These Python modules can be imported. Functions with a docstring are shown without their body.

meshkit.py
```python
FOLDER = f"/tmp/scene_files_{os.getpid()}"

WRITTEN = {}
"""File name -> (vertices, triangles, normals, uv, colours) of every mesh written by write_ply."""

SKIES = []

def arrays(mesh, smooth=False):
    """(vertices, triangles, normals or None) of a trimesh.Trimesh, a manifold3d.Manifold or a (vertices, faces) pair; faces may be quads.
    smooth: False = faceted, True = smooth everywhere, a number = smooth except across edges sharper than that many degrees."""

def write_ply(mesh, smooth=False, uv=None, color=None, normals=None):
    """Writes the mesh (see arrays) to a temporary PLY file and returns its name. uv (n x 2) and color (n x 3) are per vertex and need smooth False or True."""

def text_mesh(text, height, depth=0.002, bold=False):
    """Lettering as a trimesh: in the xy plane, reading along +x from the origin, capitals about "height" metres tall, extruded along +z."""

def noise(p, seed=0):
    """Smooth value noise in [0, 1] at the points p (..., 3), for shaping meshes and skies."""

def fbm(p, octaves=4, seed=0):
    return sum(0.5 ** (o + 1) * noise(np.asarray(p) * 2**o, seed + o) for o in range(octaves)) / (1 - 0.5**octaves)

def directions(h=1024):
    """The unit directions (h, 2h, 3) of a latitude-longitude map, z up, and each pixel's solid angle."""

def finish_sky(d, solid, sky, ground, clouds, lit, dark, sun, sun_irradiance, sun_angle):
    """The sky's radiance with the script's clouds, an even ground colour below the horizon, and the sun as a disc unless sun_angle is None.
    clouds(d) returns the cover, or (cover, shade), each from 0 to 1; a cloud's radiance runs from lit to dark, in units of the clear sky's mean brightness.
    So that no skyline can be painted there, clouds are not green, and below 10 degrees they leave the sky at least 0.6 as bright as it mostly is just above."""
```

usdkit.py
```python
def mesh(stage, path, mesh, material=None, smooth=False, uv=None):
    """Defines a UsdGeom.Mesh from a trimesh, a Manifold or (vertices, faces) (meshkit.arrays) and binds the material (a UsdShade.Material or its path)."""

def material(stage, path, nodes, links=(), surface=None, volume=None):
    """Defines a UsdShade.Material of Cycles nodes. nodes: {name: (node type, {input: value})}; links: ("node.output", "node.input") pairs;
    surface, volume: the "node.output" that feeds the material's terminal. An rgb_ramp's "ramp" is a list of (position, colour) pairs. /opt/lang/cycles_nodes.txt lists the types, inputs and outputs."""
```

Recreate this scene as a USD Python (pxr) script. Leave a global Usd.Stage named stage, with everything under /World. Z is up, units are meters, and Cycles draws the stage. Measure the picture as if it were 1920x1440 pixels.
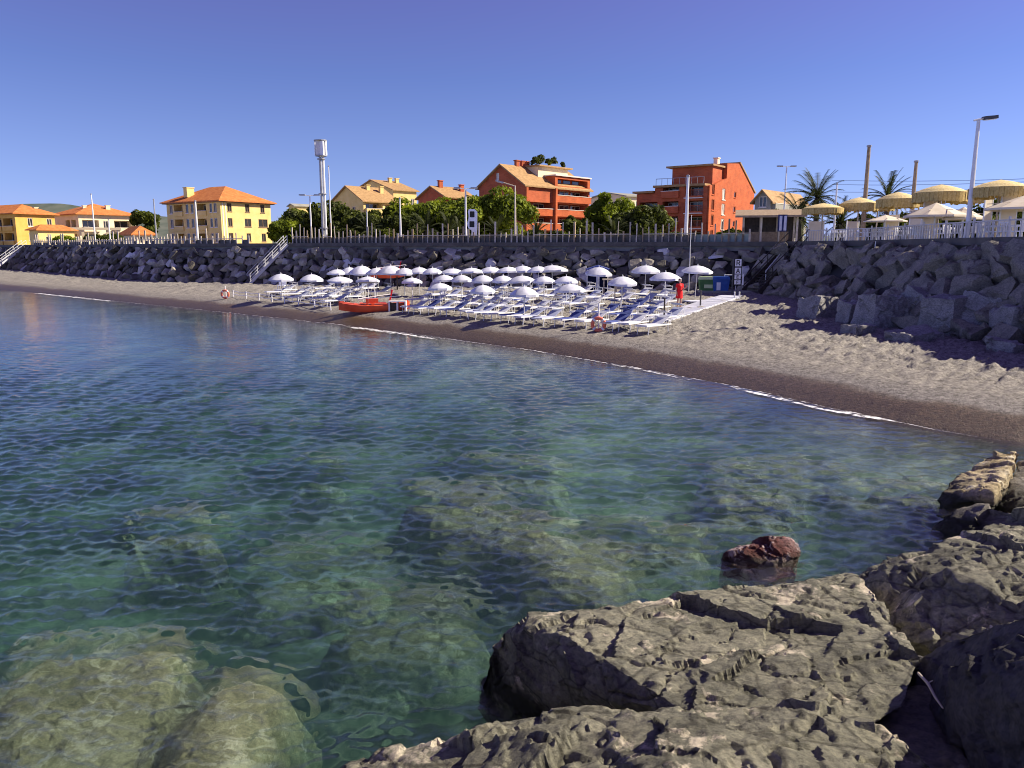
import math, random
import numpy as np, trimesh, manifold3d as m3
import usdkit, meshkit
from meshkit import fbm, noise
from pxr import Usd, UsdGeom, UsdLux, UsdShade, Gf, Sdf
from shapely.geometry import Polygon, Point

stage = Usd.Stage.CreateInMemory()
UsdGeom.SetStageUpAxis(stage, UsdGeom.Tokens.z)
UsdGeom.SetStageMetersPerUnit(stage, 1.0)
UsdGeom.Xform.Define(stage, '/World')
UsdGeom.Scope.Define(stage, '/World/Looks')

# ------------------------------------------------------------------ camera, sky, sun, exposure
EYE = np.array([0.0, 0.0, 4.6])
FPX, PITCH = 1450.0, math.radians(10.0)
EXPOSURE = 1.0
SUN_EL, SUN_AZ = math.radians(35), math.atan2(0.97, 0.12)
cam = UsdGeom.Camera.Define(stage, '/World/camera')
cam.CreateHorizontalApertureAttr(36.0)
cam.CreateVerticalApertureAttr(27.0)
cam.CreateFocalLengthAttr(36.0 * FPX / 1920)
cam.CreateClippingRangeAttr(Gf.Vec2f(0.1, 20000))
cam.CreateExposureAttr(EXPOSURE)
cam.AddTranslateOp().Set(Gf.Vec3d(*EYE))
cam.AddRotateXOp().Set(90 - math.degrees(PITCH))

S = np.array([math.sin(SUN_AZ) * math.cos(SUN_EL), math.cos(SUN_AZ) * math.cos(SUN_EL), math.sin(SUN_EL)])
sun = UsdLux.DistantLight.Define(stage, '/World/sun')
sun.CreateIntensityAttr(1.25)
sun.CreateAngleAttr(0.53)
sun.CreateNormalizeAttr(True)
sun.CreateColorAttr(Gf.Vec3f(1.0, 0.90, 0.74))
zz = Gf.Vec3d(*S); xx = Gf.Cross(Gf.Vec3d(0, 0, 1), zz).GetNormalized(); yy = Gf.Cross(zz, xx)
sun.AddTransformOp().Set(Gf.Matrix4d(xx[0], xx[1], xx[2], 0, yy[0], yy[1], yy[2], 0, zz[0], zz[1], zz[2], 0, 0, 0, 0, 1))
skymat = usdkit.material(stage, '/World/Looks/sky', {
    's': ('sky_texture', {'sky_type': 'single_scattering', 'sun_disc': False, 'sun_elevation': SUN_EL, 'sun_rotation': SUN_AZ, 'altitude': 10.0, 'air_density': 1.0, 'aerosol_density': 0.35, 'ozone_density': 3.0}),
    'tc': ('texture_coordinate', {}), 'sx': ('separate_xyz', {}), 'bw': ('rgb_to_bw', {}),
    'r': ('rgb_ramp', {'ramp': [(0.0, (0.70, 0.86, 1.60)), (0.07, (0.52, 0.78, 1.70)), (0.20, (0.42, 0.66, 1.9)), (0.36, (0.58, 0.54, 2.1)), (0.6, (0.72, 0.48, 2.2)), (1.0, (0.72, 0.48, 2.2))]}),
    'm': ('mix_color', {'blend_type': 'multiply', 'fac': 1.0, 'use_clamp': False}), 'x': ('mix_color', {'fac': 0.85, 'use_clamp': False}),
    'b': ('background_shader', {'strength': 0.053})},
    [('tc.generated', 'sx.vector'), ('sx.z', 'r.fac'), ('s.color', 'bw.color'), ('bw.val', 'm.a'), ('r.color', 'm.b'), ('s.color', 'x.a'), ('m.result', 'x.b'), ('x.result', 'b.color')], surface='b.background')
sky = UsdLux.DomeLight.Define(stage, '/World/sky')
UsdShade.MaterialBindingAPI.Apply(sky.GetPrim()).Bind(skymat)
sky.GetPrim().SetCustomDataByKey('kind', 'structure')

# ------------------------------------------------------------------ helpers
rng = np.random.default_rng(7)
random.seed(7)
PROM = 4.85                                   # level of the promenade


def ray(px, py):
    u, v = (px - 960) / FPX, (720 - py) / FPX
    return np.array([u, math.cos(PITCH) + v * math.sin(PITCH), -math.sin(PITCH) + v * math.cos(PITCH)])


def P(px, py, z):
    r = ray(px, py)
    return EYE + r * ((z - EYE[2]) / r[2])


def D(px, py, y):
    r = ray(px, py)
    return EYE + r * (y / r[1])


_names = {}


def path_of(name, parent=None):
    base = (str(parent.GetPath()) if parent is not None else '/World') + '/' + name
    k = _names.get(base, 0)
    _names[base] = k + 1
    return base if k == 0 else f'{base}_{k:03d}'


def tag(prim, label=None, cat=None, group=None, kind=None):
    for k, v in (('label', label), ('category', cat), ('group', group), ('kind', kind)):
        if v:
            prim.SetCustomDataByKey(k, v)
    return prim


def thing(name, label, cat, loc=(0, 0, 0), rz=0.0, group=None, scale=None):
    x = UsdGeom.Xform.Define(stage, path_of(name))
    x.AddTranslateOp().Set(Gf.Vec3d(*map(float, loc)))
    x.AddRotateZOp().Set(math.degrees(rz))
    if scale is not None:
        x.AddScaleOp().Set(Gf.Vec3f(*map(float, np.broadcast_to(scale, 3))))
    return tag(x.GetPrim(), label, cat, group)


def dup(src, name, label, cat, loc, rz=0.0, group=None, scale=None):
    p = thing(name, label, cat, loc, rz, group, scale)
    p.GetReferences().AddInternalReference(src.GetPath())
    p.SetInstanceable(True)
    return p


def obj(name, m, mat, parent=None, smooth=False, **kw):
    if isinstance(m, MB):
        m = m.get()
    g = usdkit.mesh(stage, path_of(name, parent), m, mat, smooth)
    return tag(g.GetPrim(), **kw)


def tube_arr(p, r, sides=8):
    p = np.asarray(p, float)
    r = np.broadcast_to(np.asarray(r, float), (len(p),))
    t = np.gradient(p, axis=0)
    t /= np.linalg.norm(t, axis=1, keepdims=True) + 1e-12
    ref = np.array([0, 0, 1.0]) if abs(t[:, 2]).mean() < 0.8 else np.array([1.0, 0, 0])
    a = np.cross(t, ref); a /= np.linalg.norm(a, axis=1, keepdims=True) + 1e-12
    b = np.cross(t, a)
    an = np.arange(sides) * 2 * np.pi / sides
    v = p[:, None] + r[:, None, None] * (np.cos(an)[None, :, None] * a[:, None] + np.sin(an)[None, :, None] * b[:, None])
    v = v.reshape(-1, 3)
    n = len(p)
    i, j = np.meshgrid(np.arange(n - 1), np.arange(sides), indexing='ij')
    j2 = (j + 1) % sides
    A, B, C, E = i * sides + j, i * sides + j2, (i + 1) * sides + j2, (i + 1) * sides + j
    f = np.vstack([np.stack([A, C, B], -1).reshape(-1, 3), np.stack([A, E, C], -1).reshape(-1, 3)])
    c0, c1 = len(v), len(v) + 1
    v = np.vstack([v, p[0], p[-1]])
    k = np.arange(sides); k2 = (k + 1) % sides
    f = np.vstack([f, np.stack([np.full(sides, c0), k, k2], -1), np.stack([np.full(sides, c1), (n - 1) * sides + k2, (n - 1) * sides + k], -1)])
    return v, f


_BOXF = np.array([[0, 2, 1], [0, 3, 2], [4, 5, 6], [4, 6, 7], [0, 1, 5], [0, 5, 4], [1, 2, 6], [1, 6, 5], [2, 3, 7], [2, 7, 6], [3, 0, 4], [3, 4, 7]])


class MB:
    """Collects boxes, tubes and other pieces that make one part."""
    def __init__(s):
        s.v, s.f, s.n = [], [], 0

    def add(s, v, f=None):
        if f is None:
            if hasattr(v, 'to_mesh'):
                m = v.to_mesh(); v, f = np.array(m.vert_properties[:, :3]), np.array(m.tri_verts)
            else:
                v, f = np.array(v.vertices), np.array(v.faces)
        s.v.append(np.asarray(v, float)); s.f.append(np.asarray(f) + s.n); s.n += len(v)
        return s

    def box(s, x0, x1, y0, y1, z0, z1):
        return s.add(np.array([[x0, y0, z0], [x1, y0, z0], [x1, y1, z0], [x0, y1, z0], [x0, y0, z1], [x1, y0, z1], [x1, y1, z1], [x0, y1, z1]]), _BOXF)

    def bar(s, p, q, r, r2=None, sides=8):
        return s.add(*tube_arr([p, q], [r, r if r2 is None else r2], sides))

    def tube(s, pts, r, sides=8):
        return s.add(*tube_arr(pts, r, sides))

    def beam(s, p, q, w, h):
        p, q = np.asarray(p, float), np.asarray(q, float)
        t = (q - p) / np.linalg.norm(q - p)
        a = np.cross(t, [0, 0, 1.0]); a /= np.linalg.norm(a) + 1e-9
        b = np.cross(a, t)
        c = [(-1, -1), (1, -1), (1, 1), (-1, 1)]
        v = [o + a * x * w / 2 + b * y * h / 2 for o in (p, q) for x, y in c]
        return s.add(np.array(v), _BOXF)

    def lathe(s, prof, n=24, c=(0, 0, 0)):
        prof = np.asarray(prof, float)
        an = np.arange(n) * 2 * np.pi / n
        v = np.stack([prof[:, None, 0] * np.cos(an), prof[:, None, 0] * np.sin(an), np.broadcast_to(prof[:, None, 1], (len(prof), n))], -1).reshape(-1, 3) + np.asarray(c)
        i, j = np.meshgrid(np.arange(len(prof) - 1), np.arange(n), indexing='ij'); j2 = (j + 1) % n
        f = np.vstack([np.stack([i * n + j, i * n + j2, (i + 1) * n + j2], -1).reshape(-1, 3), np.stack([i * n + j, (i + 1) * n + j2, (i + 1) * n + j], -1).reshape(-1, 3)])
        return s.add(v, f)

    def prism(s, poly, y0, y1):
        """polygon in x,z extruded along y"""
        m = trimesh.creation.extrude_polygon(Polygon(poly), y1 - y0, engine='earcut')
        v = np.array(m.vertices)
        return s.add(np.stack([v[:, 0], y1 - v[:, 2], v[:, 1]], -1), np.array(m.faces))

    def get(s):
        return np.vstack(s.v), np.vstack(s.f)


def man_arr(m):
    k = m.to_mesh()
    return np.array(k.vert_properties[:, :3], float), np.array(k.tri_verts)


def cubem(x0, x1, y0, y1, z0, z1):
    return m3.Manifold.cube((x1 - x0, y1 - y0, z1 - z0)).translate((x0, y0, z0))


# ------------------------------------------------------------------ materials
def pm(name, c1, c2=None, scale=3.0, rough=0.7, bump=0.0, bscale=20.0, spec=0.3, detail=5, rnd=0.0, metal=0.0, bdist=0.02):
    c2 = c1 if c2 is None else c2
    nodes = {'tc': ('texture_coordinate', {}),
             'n': ('noise_texture', {'scale': scale, 'detail': detail, 'roughness': 0.6}),
             'r': ('rgb_ramp', {'ramp': [(0.3, c1), (0.7, c2)]}),
             'p': ('principled_bsdf', {'roughness': rough, 'specular_ior_level': spec, 'metallic': metal})}
    links = [('tc.object', 'n.vector'), ('n.fac', 'r.fac')]
    out = 'r.color'
    if rnd:
        nodes.update({'oi': ('object_info', {}), 'mr': ('map_range', {'from_min': 0.0, 'from_max': 1.0, 'to_min': 1 - rnd, 'to_max': 1 + rnd}), 'hs': ('hsv', {'hue': 0.5, 'saturation': 1.0, 'fac': 1.0})})
        links += [('oi.random', 'mr.value'), ('mr.result', 'hs.value'), ('r.color', 'hs.color')]
        out = 'hs.color'
    links.append((out, 'p.base_color'))
    if bump:
        nodes.update({'bn': ('noise_texture', {'scale': bscale, 'detail': 6, 'roughness': 0.65}), 'b': ('bump', {'strength': bump, 'distance': bdist})})
        links += [('tc.object', 'bn.vector'), ('bn.fac', 'b.height'), ('b.normal', 'p.normal')]
    return usdkit.material(stage, '/World/Looks/' + name, nodes, links, surface='p.BSDF')


def rock_material(name, dark, mid, light, pale, pale_amt=0.62, bump=1.0, mscale=1.0, tide=0.2):
    nodes = {'g': ('geometry', {}),
             'mp': ('mapping', {'rotation': (0.5, 0.35, 0.6), 'scale': (1.0, 1.25, 1.9)}),
             'n1': ('noise_texture', {'scale': 1.3 * mscale, 'detail': 8, 'roughness': 0.62}),
             'n2': ('noise_texture', {'scale': 11.0 * mscale, 'detail': 10, 'roughness': 0.78, 'distortion': 0.2}),
             'n3': ('noise_texture', {'scale': 1.7 * mscale, 'detail': 12, 'roughness': 0.72, 'distortion': 0.25}),
             'r1': ('rgb_ramp', {'ramp': [(0.25, dark), (0.48, mid), (0.72, light)]}),
             'r2': ('rgb_ramp', {'ramp': [(0.36, (0.36, 0.36, 0.35)), (0.48, (0.85, 0.84, 0.82)), (0.64, (1.42, 1.38, 1.28))]}),
             'm': ('mix_color', {'blend_type': 'multiply', 'fac': 0.85, 'use_clamp': False}),
             'r3': ('rgb_ramp', {'ramp': [(pale_amt, (0, 0, 0)), (pale_amt + 0.05, (1, 1, 1))]}),
             'm2': ('mix_color', {'blend_type': 'mix', 'b': pale}),
             'nb': ('noise_texture', {'scale': 10.0 * mscale, 'detail': 12, 'roughness': 0.72}),
             'b1': ('bump', {'strength': bump, 'distance': 0.10}),
             'nv': ('noise_texture', {'scale': 45.0 * mscale, 'detail': 6, 'roughness': 0.8}),
             'b2': ('bump', {'strength': 0.9, 'distance': 0.02}),
             'p': ('principled_bsdf', {'roughness': 0.75, 'specular_ior_level': 0.25})}
    links = [('g.position', 'mp.vector'), ('g.position', 'n1.vector'), ('mp.vector', 'n2.vector'), ('g.position', 'n3.vector'),
             ('n1.fac', 'r1.fac'), ('n2.fac', 'r2.fac'), ('r1.color', 'm.a'), ('r2.color', 'm.b'), ('n3.fac', 'r3.fac'), ('r3.color', 'm2.fac'),
             ('m.result', 'm2.a'), ('mp.vector', 'nb.vector'), ('nb.fac', 'b1.height'), ('g.position', 'nv.vector'), ('nv.fac', 'b2.height'), ('b1.normal', 'b2.normal'), ('b2.normal', 'p.normal')]
    nodes.update({'cw': ('mix_color', {'blend_type': 'linear_light', 'fac': 0.12, 'use_clamp': False}), 'vc': ('voronoi_texture', {'feature': 'distance_to_edge', 'scale': 1.5 * mscale}), 'vr': ('rgb_ramp', {'ramp': [(0.0, (0.35, 0.34, 0.33)), (0.018, (0.6, 0.6, 0.6)), (0.035, (1, 1, 1))]}), 'mc': ('mix_color', {'blend_type': 'multiply', 'fac': 0.85 if name == 'rock_near' else 0.35, 'use_clamp': False})})
    links += [('mp.vector', 'cw.a'), ('n1.color', 'cw.b'), ('cw.result', 'vc.vector'), ('vc.distance', 'vr.fac'), ('m2.result', 'mc.a'), ('vr.color', 'mc.b')]
    # the tide line: rock just above the water is wet and dark with weed
    nodes.update({'sx': ('separate_xyz', {}), 'wn': ('math', {'math_type': 'multiply_add', 'value2': -0.5, 'value3': 0.0}), 'ws': ('math', {'math_type': 'add'}),
                  'wr': ('map_range', {'from_min': tide - 0.18, 'from_max': tide, 'to_min': 1.0, 'to_max': 0.0, 'clamp': True}), 'wz': ('map_range', {'from_min': -0.45, 'from_max': -0.2, 'to_min': 0.0, 'to_max': 1.0, 'clamp': True}),
                  'wm': ('math', {'math_type': 'multiply'}), 'm3': ('mix_color', {'blend_type': 'mix', 'b': (0.035, 0.035, 0.022)})})
    links += [('g.position', 'sx.vector'), ('n1.fac', 'wn.value1'), ('sx.z', 'ws.value1'), ('wn.value', 'ws.value2'), ('ws.value', 'wr.value'), ('ws.value', 'wz.value'),
              ('wr.result', 'wm.value1'), ('wz.result', 'wm.value2'), ('wm.value', 'm3.fac'), ('mc.result', 'm3.a')]
    out = 'm3.result'
    links.append((out, 'p.base_color'))
    return usdkit.material(stage, '/World/Looks/' + name, nodes, links, surface='p.BSDF')


M = {}
M['rock_near'] = rock_material('rock_near', (0.115, 0.113, 0.082), (0.245, 0.24, 0.178), (0.39, 0.372, 0.275), (0.72, 0.63, 0.47), 0.575)
M['rock_grey'] = rock_material('rock_grey', (0.125, 0.117, 0.10), (0.22, 0.205, 0.175), (0.33, 0.305, 0.26), (0.46, 0.44, 0.41), 0.66)
M['rock_block'] = rock_material('rock_block', (0.20, 0.198, 0.198), (0.30, 0.295, 0.295), (0.40, 0.39, 0.38), (0.52, 0.50, 0.47), 0.66)
M['rail_grey'] = pm('rail_grey', (0.42, 0.40, 0.37), (0.56, 0.53, 0.48), scale=3, rough=0.6)
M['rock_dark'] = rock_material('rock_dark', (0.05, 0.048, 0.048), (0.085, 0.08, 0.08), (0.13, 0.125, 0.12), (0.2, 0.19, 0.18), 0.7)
M['rock_ochre'] = rock_material('rock_ochre', (0.32, 0.25, 0.13), (0.56, 0.46, 0.27), (0.70, 0.60, 0.40), (0.78, 0.70, 0.50), 0.56)
M['rock_red'] = rock_material('rock_red', (0.06, 0.018, 0.016), (0.17, 0.055, 0.048), (0.40, 0.24, 0.23), (0.6, 0.46, 0.44), 0.52, mscale=2.0, tide=-0.06)
M['rock_under'] = rock_material('rock_under', (0.15, 0.145, 0.07), (0.36, 0.34, 0.19), (0.56, 0.53, 0.34), (0.75, 0.72, 0.52), 0.55, mscale=1.6)
M['wall_stone'] = pm('wall_stone', (0.16, 0.144, 0.112), (0.38, 0.345, 0.275), scale=1.6, rough=0.8, bump=0.8, bscale=5, rnd=0.35, bdist=0.08)
M['wall_stone_pale'] = pm('wall_stone_pale', (0.30, 0.29, 0.28), (0.55, 0.53, 0.49), scale=1.6, rough=0.8, bump=0.8, bscale=5, rnd=0.3, bdist=0.08)
M['wall_stone_mixed'] = usdkit.material(stage, '/World/Looks/wall_stone_mixed', {'g': ('geometry', {}), 'n': ('noise_texture', {'scale': 1.6, 'detail': 6}), 'r': ('rgb_ramp', {'ramp': [(0.0, (0.105, 0.096, 0.075)), (0.75, (0.38, 0.345, 0.28)), (0.78, (0.38, 0.36, 0.33)), (1.0, (0.55, 0.53, 0.5))]}),
    'r2': ('rgb_ramp', {'ramp': [(0.3, (0.65, 0.65, 0.65)), (0.7, (1.3, 1.3, 1.3))]}), 'm': ('mix_color', {'blend_type': 'multiply', 'fac': 1.0, 'use_clamp': False}), 'bn': ('noise_texture', {'scale': 5, 'detail': 6}), 'b': ('bump', {'strength': 0.8, 'distance': 0.08}), 'p': ('principled_bsdf', {'roughness': 0.8, 'specular_ior_level': 0.3})},
    [('g.random_per_island', 'r.fac'), ('g.position', 'n.vector'), ('n.fac', 'r2.fac'), ('r.color', 'm.a'), ('r2.color', 'm.b'), ('m.result', 'p.base_color'), ('g.position', 'bn.vector'), ('bn.fac', 'b.height'), ('b.normal', 'p.normal')], surface='p.BSDF')
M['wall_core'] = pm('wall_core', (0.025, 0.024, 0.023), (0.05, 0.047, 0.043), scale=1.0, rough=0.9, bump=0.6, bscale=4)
M['concrete'] = pm('concrete', (0.22, 0.21, 0.19), (0.32, 0.30, 0.27), scale=1.2, rough=0.85, bump=0.3, bscale=20)
M['concrete_dark'] = pm('concrete_dark', (0.06, 0.056, 0.05), (0.11, 0.10, 0.09), scale=1.2, rough=0.85, bump=0.3, bscale=20)
M['white'] = pm('white_paint', (0.70, 0.70, 0.69), (0.80, 0.80, 0.79), scale=4, rough=0.5)
M['canvas_white'] = pm('canvas_white', (0.47, 0.48, 0.54), (0.62, 0.63, 0.69), scale=3, rough=0.9, rnd=0.08)
M['canvas_blue'] = pm('canvas_blue', (0.05, 0.07, 0.22), (0.10, 0.13, 0.34), scale=3, rough=0.85)
M['canvas_grey'] = pm('canvas_grey', (0.34, 0.37, 0.50), (0.46, 0.49, 0.62), scale=3, rough=0.9, rnd=0.15)
M['canvas_teal'] = pm('canvas_teal', (0.25, 0.5, 0.6), (0.4, 0.66, 0.72), scale=2, rough=0.85)
M['straw'] = pm('straw', (0.52, 0.39, 0.15), (0.76, 0.62, 0.32), scale=9, rough=0.9, bump=0.7, bscale=30)
M['straw_dark'] = pm('straw_dark', (0.34, 0.23, 0.06), (0.56, 0.42, 0.16), scale=9, rough=0.9, bump=0.7, bscale=30)
M['cream_canvas'] = pm('cream_canvas', (0.58, 0.50, 0.36), (0.70, 0.62, 0.48), scale=2, rough=0.9)
M['wood'] = pm('wood', (0.20, 0.14, 0.08), (0.36, 0.27, 0.17), scale=5, rough=0.75, bump=0.3, bscale=15, rnd=0.25)
M['wood_pale'] = pm('wood_pale', (0.36, 0.30, 0.22), (0.55, 0.48, 0.37), scale=5, rough=0.75, bump=0.3, bscale=15, rnd=0.25)
M['wood_dark'] = pm('wood_dark', (0.03, 0.024, 0.02), (0.07, 0.055, 0.045), scale=5, rough=0.7, bump=0.3, bscale=15)
M['metal_white'] = pm('metal_white', (0.62, 0.62, 0.60), (0.74, 0.73, 0.70), scale=2, rough=0.4)
M['metal_grey'] = pm('metal_grey', (0.26, 0.26, 0.26), (0.38, 0.38, 0.37), scale=2, rough=0.45, metal=0.3)
M['metal_dark'] = pm('metal_dark', (0.05, 0.05, 0.05), (0.09, 0.09, 0.09), scale=2, rough=0.5)
M['fence_dark'] = pm('fence_dark', (0.055, 0.055, 0.05), (0.12, 0.115, 0.10), scale=1.5, rough=0.8, rnd=0.3)
M['fence_teal'] = pm('fence_teal', (0.13, 0.17, 0.16), (0.22, 0.27, 0.25), scale=1.5, rough=0.4, rnd=0.2)
M['red_boat'] = pm('red_boat', (0.62, 0.07, 0.025), (0.74, 0.13, 0.05), scale=2, rough=0.4)
M['red_cloth'] = pm('red_cloth', (0.62, 0.008, 0.012), (0.75, 0.015, 0.02), scale=8, rough=0.8)
M['orange_ring'] = pm('orange_ring', (0.72, 0.16, 0.08), (0.80, 0.22, 0.13), scale=4, rough=0.5)
M['skin'] = pm('skin', (0.42, 0.25, 0.18), (0.50, 0.31, 0.23), scale=10, rough=0.6)
M['hair'] = pm('hair', (0.02, 0.014, 0.01), (0.045, 0.03, 0.02), scale=20, rough=0.6)
M['green_bin'] = pm('green_bin', (0.05, 0.14, 0.04), (0.08, 0.20, 0.06), scale=3, rough=0.5)
M['lime'] = pm('lime', (0.52, 0.62, 0.28), (0.62, 0.72, 0.38), scale=3, rough=0.5)
M['blue_bin'] = pm('blue_bin', (0.02, 0.07, 0.28), (0.04, 0.12, 0.38), scale=3, rough=0.5)
M['navy'] = pm('navy', (0.012, 0.016, 0.06), (0.03, 0.04, 0.14), scale=3, rough=0.8)
M['ink'] = pm('ink', (0.02, 0.02, 0.02), (0.03, 0.03, 0.03), scale=3, rough=0.8)
M['mat_pale'] = pm('mat_pale', (0.45, 0.46, 0.52), (0.62, 0.63, 0.68), scale=2, rough=0.8, rnd=0.15, bump=0.2)
M['tile_roof'] = usdkit.material(stage, '/World/Looks/tile_roof', {
    'tc': ('texture_coordinate', {}), 'n': ('noise_texture', {'scale': 1.2, 'detail': 6, 'roughness': 0.7}), 'r': ('rgb_ramp', {'ramp': [(0.3, (0.36, 0.11, 0.03)), (0.55, (0.52, 0.18, 0.05)), (0.75, (0.60, 0.27, 0.10))]}),
    'w': ('wave_texture', {'bands_direction': 'x', 'scale': 3.5, 'distortion': 0.5}) if False else ('noise_texture', {'scale': 6.0, 'detail': 3}), 'b': ('bump', {'strength': 0.5, 'distance': 0.1}),
    'p': ('principled_bsdf', {'roughness': 0.85, 'specular_ior_level': 0.2})},
    [('tc.object', 'n.vector'), ('n.fac', 'r.fac'), ('tc.object', 'w.vector'), ('w.fac', 'b.height'), ('b.normal', 'p.normal'), ('r.color', 'p.base_color')], surface='p.BSDF')
M['roof_ochre'] = pm('roof_ochre', (0.26, 0.15, 0.06), (0.42, 0.26, 0.11), scale=2.0, rough=0.85, bump=0.4, bscale=8)
M['plaster_yellow'] = pm('plaster_yellow', (0.58, 0.42, 0.14), (0.70, 0.54, 0.22), scale=0.7, rough=0.9, bump=0.2, bscale=5)
M['plaster_orange'] = pm('plaster_orange', (0.56, 0.31, 0.06), (0.66, 0.40, 0.10), scale=0.7, rough=0.9, bump=0.2, bscale=5)
M['plaster_cream'] = pm('plaster_cream', (0.66, 0.54, 0.32), (0.76, 0.65, 0.44), scale=0.7, rough=0.9, bump=0.2, bscale=5)
M['plaster_pale'] = pm('plaster_pale', (0.22, 0.215, 0.17), (0.32, 0.30, 0.24), scale=0.7, rough=0.9, bump=0.2, bscale=5)
def brickmat(name, a, b, mo):
    return usdkit.material(stage, '/World/Looks/' + name, {
        'tc': ('texture_coordinate', {}), 'mp': ('mapping', {'rotation': (math.pi / 2, 0, 0)}), 'sx': ('separate_xyz', {}), 'ad': ('math', {'math_type': 'add'}), 'cx': ('combine_xyz', {}),
        'bk': ('brick_texture', {'scale': 1.0, 'color1': a, 'color2': b, 'mortar': mo, 'mortar_size': 0.02, 'brick_width': 0.5, 'row_height': 0.16, 'mortar_smooth': 0.3}),
        'n': ('noise_texture', {'scale': 0.8, 'detail': 6}), 'r': ('rgb_ramp', {'ramp': [(0.3, (0.8, 0.8, 0.8)), (0.7, (1.15, 1.1, 1.05))]}), 'm': ('mix_color', {'blend_type': 'multiply', 'fac': 1.0, 'use_clamp': False}),
        'p': ('principled_bsdf', {'roughness': 0.9, 'specular_ior_level': 0.2})},
        [('tc.object', 'sx.vector'), ('sx.x', 'ad.value1'), ('sx.y', 'ad.value2'), ('ad.value', 'cx.x'), ('sx.z', 'cx.y'), ('cx.vector', 'bk.vector'), ('tc.object', 'n.vector'), ('n.fac', 'r.fac'), ('bk.color', 'm.a'), ('r.color', 'm.b'), ('m.result', 'p.base_color')], surface='p.BSDF')
M['brick_red'] = brickmat('brick_red', (0.38, 0.08, 0.03), (0.47, 0.11, 0.04), (0.40, 0.14, 0.07))
M['brick_orange'] = brickmat('brick_orange', (0.40, 0.08, 0.022), (0.48, 0.11, 0.03), (0.42, 0.145, 0.07))
M['glass_dark'] = pm('glass_dark', (0.02, 0.022, 0.026), (0.05, 0.052, 0.055), scale=0.6, rough=0.08, spec=0.6)
M['shutter'] = pm('shutter', (0.16, 0.10, 0.06), (0.24, 0.16, 0.09), scale=1, rough=0.7)
M['shutter_pale'] = pm('shutter_pale', (0.60, 0.55, 0.45), (0.70, 0.65, 0.55), scale=1, rough=0.7)
M['trim'] = pm('trim', (0.60, 0.52, 0.42), (0.72, 0.65, 0.55), scale=2, rough=0.8)
M['paving'] = pm('paving', (0.17, 0.16, 0.145), (0.24, 0.225, 0.20), scale=0.5, rough=0.9, bump=0.2, bscale=6)
M['hill'] = pm('hill', (0.05, 0.07, 0.05), (0.12, 0.13, 0.10), scale=0.05, rough=1.0)
M['bark'] = pm('bark', (0.08, 0.055, 0.035), (0.16, 0.12, 0.08), scale=6, rough=0.9, bump=0.6, bscale=12)


def leafmat(name, a, b, c):
    return usdkit.material(stage, '/World/Looks/' + name, {
        'g': ('geometry', {}), 'n': ('noise_texture', {'scale': 0.55, 'detail': 4}), 'ad': ('math', {'math_type': 'multiply_add', 'value2': 0.35, 'value3': -0.17}), 's': ('math', {'math_type': 'add'}),
        'r': ('rgb_ramp', {'ramp': [(0.3, a), (0.52, b), (0.75, c)]}), 'd': ('principled_bsdf', {'roughness': 0.65, 'specular_ior_level': 0.25}), 't': ('translucent_bsdf', {}), 'x': ('mix_closure', {'fac': 0.38})},
        [('g.position', 'n.vector'), ('g.random_per_island', 'ad.value1'), ('n.fac', 's.value1'), ('ad.value', 's.value2'), ('s.value', 'r.fac'), ('r.color', 'd.base_color'), ('r.color', 't.color'), ('d.BSDF', 'x.closure1'), ('t.BSDF', 'x.closure2')], surface='x.closure')


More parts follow.
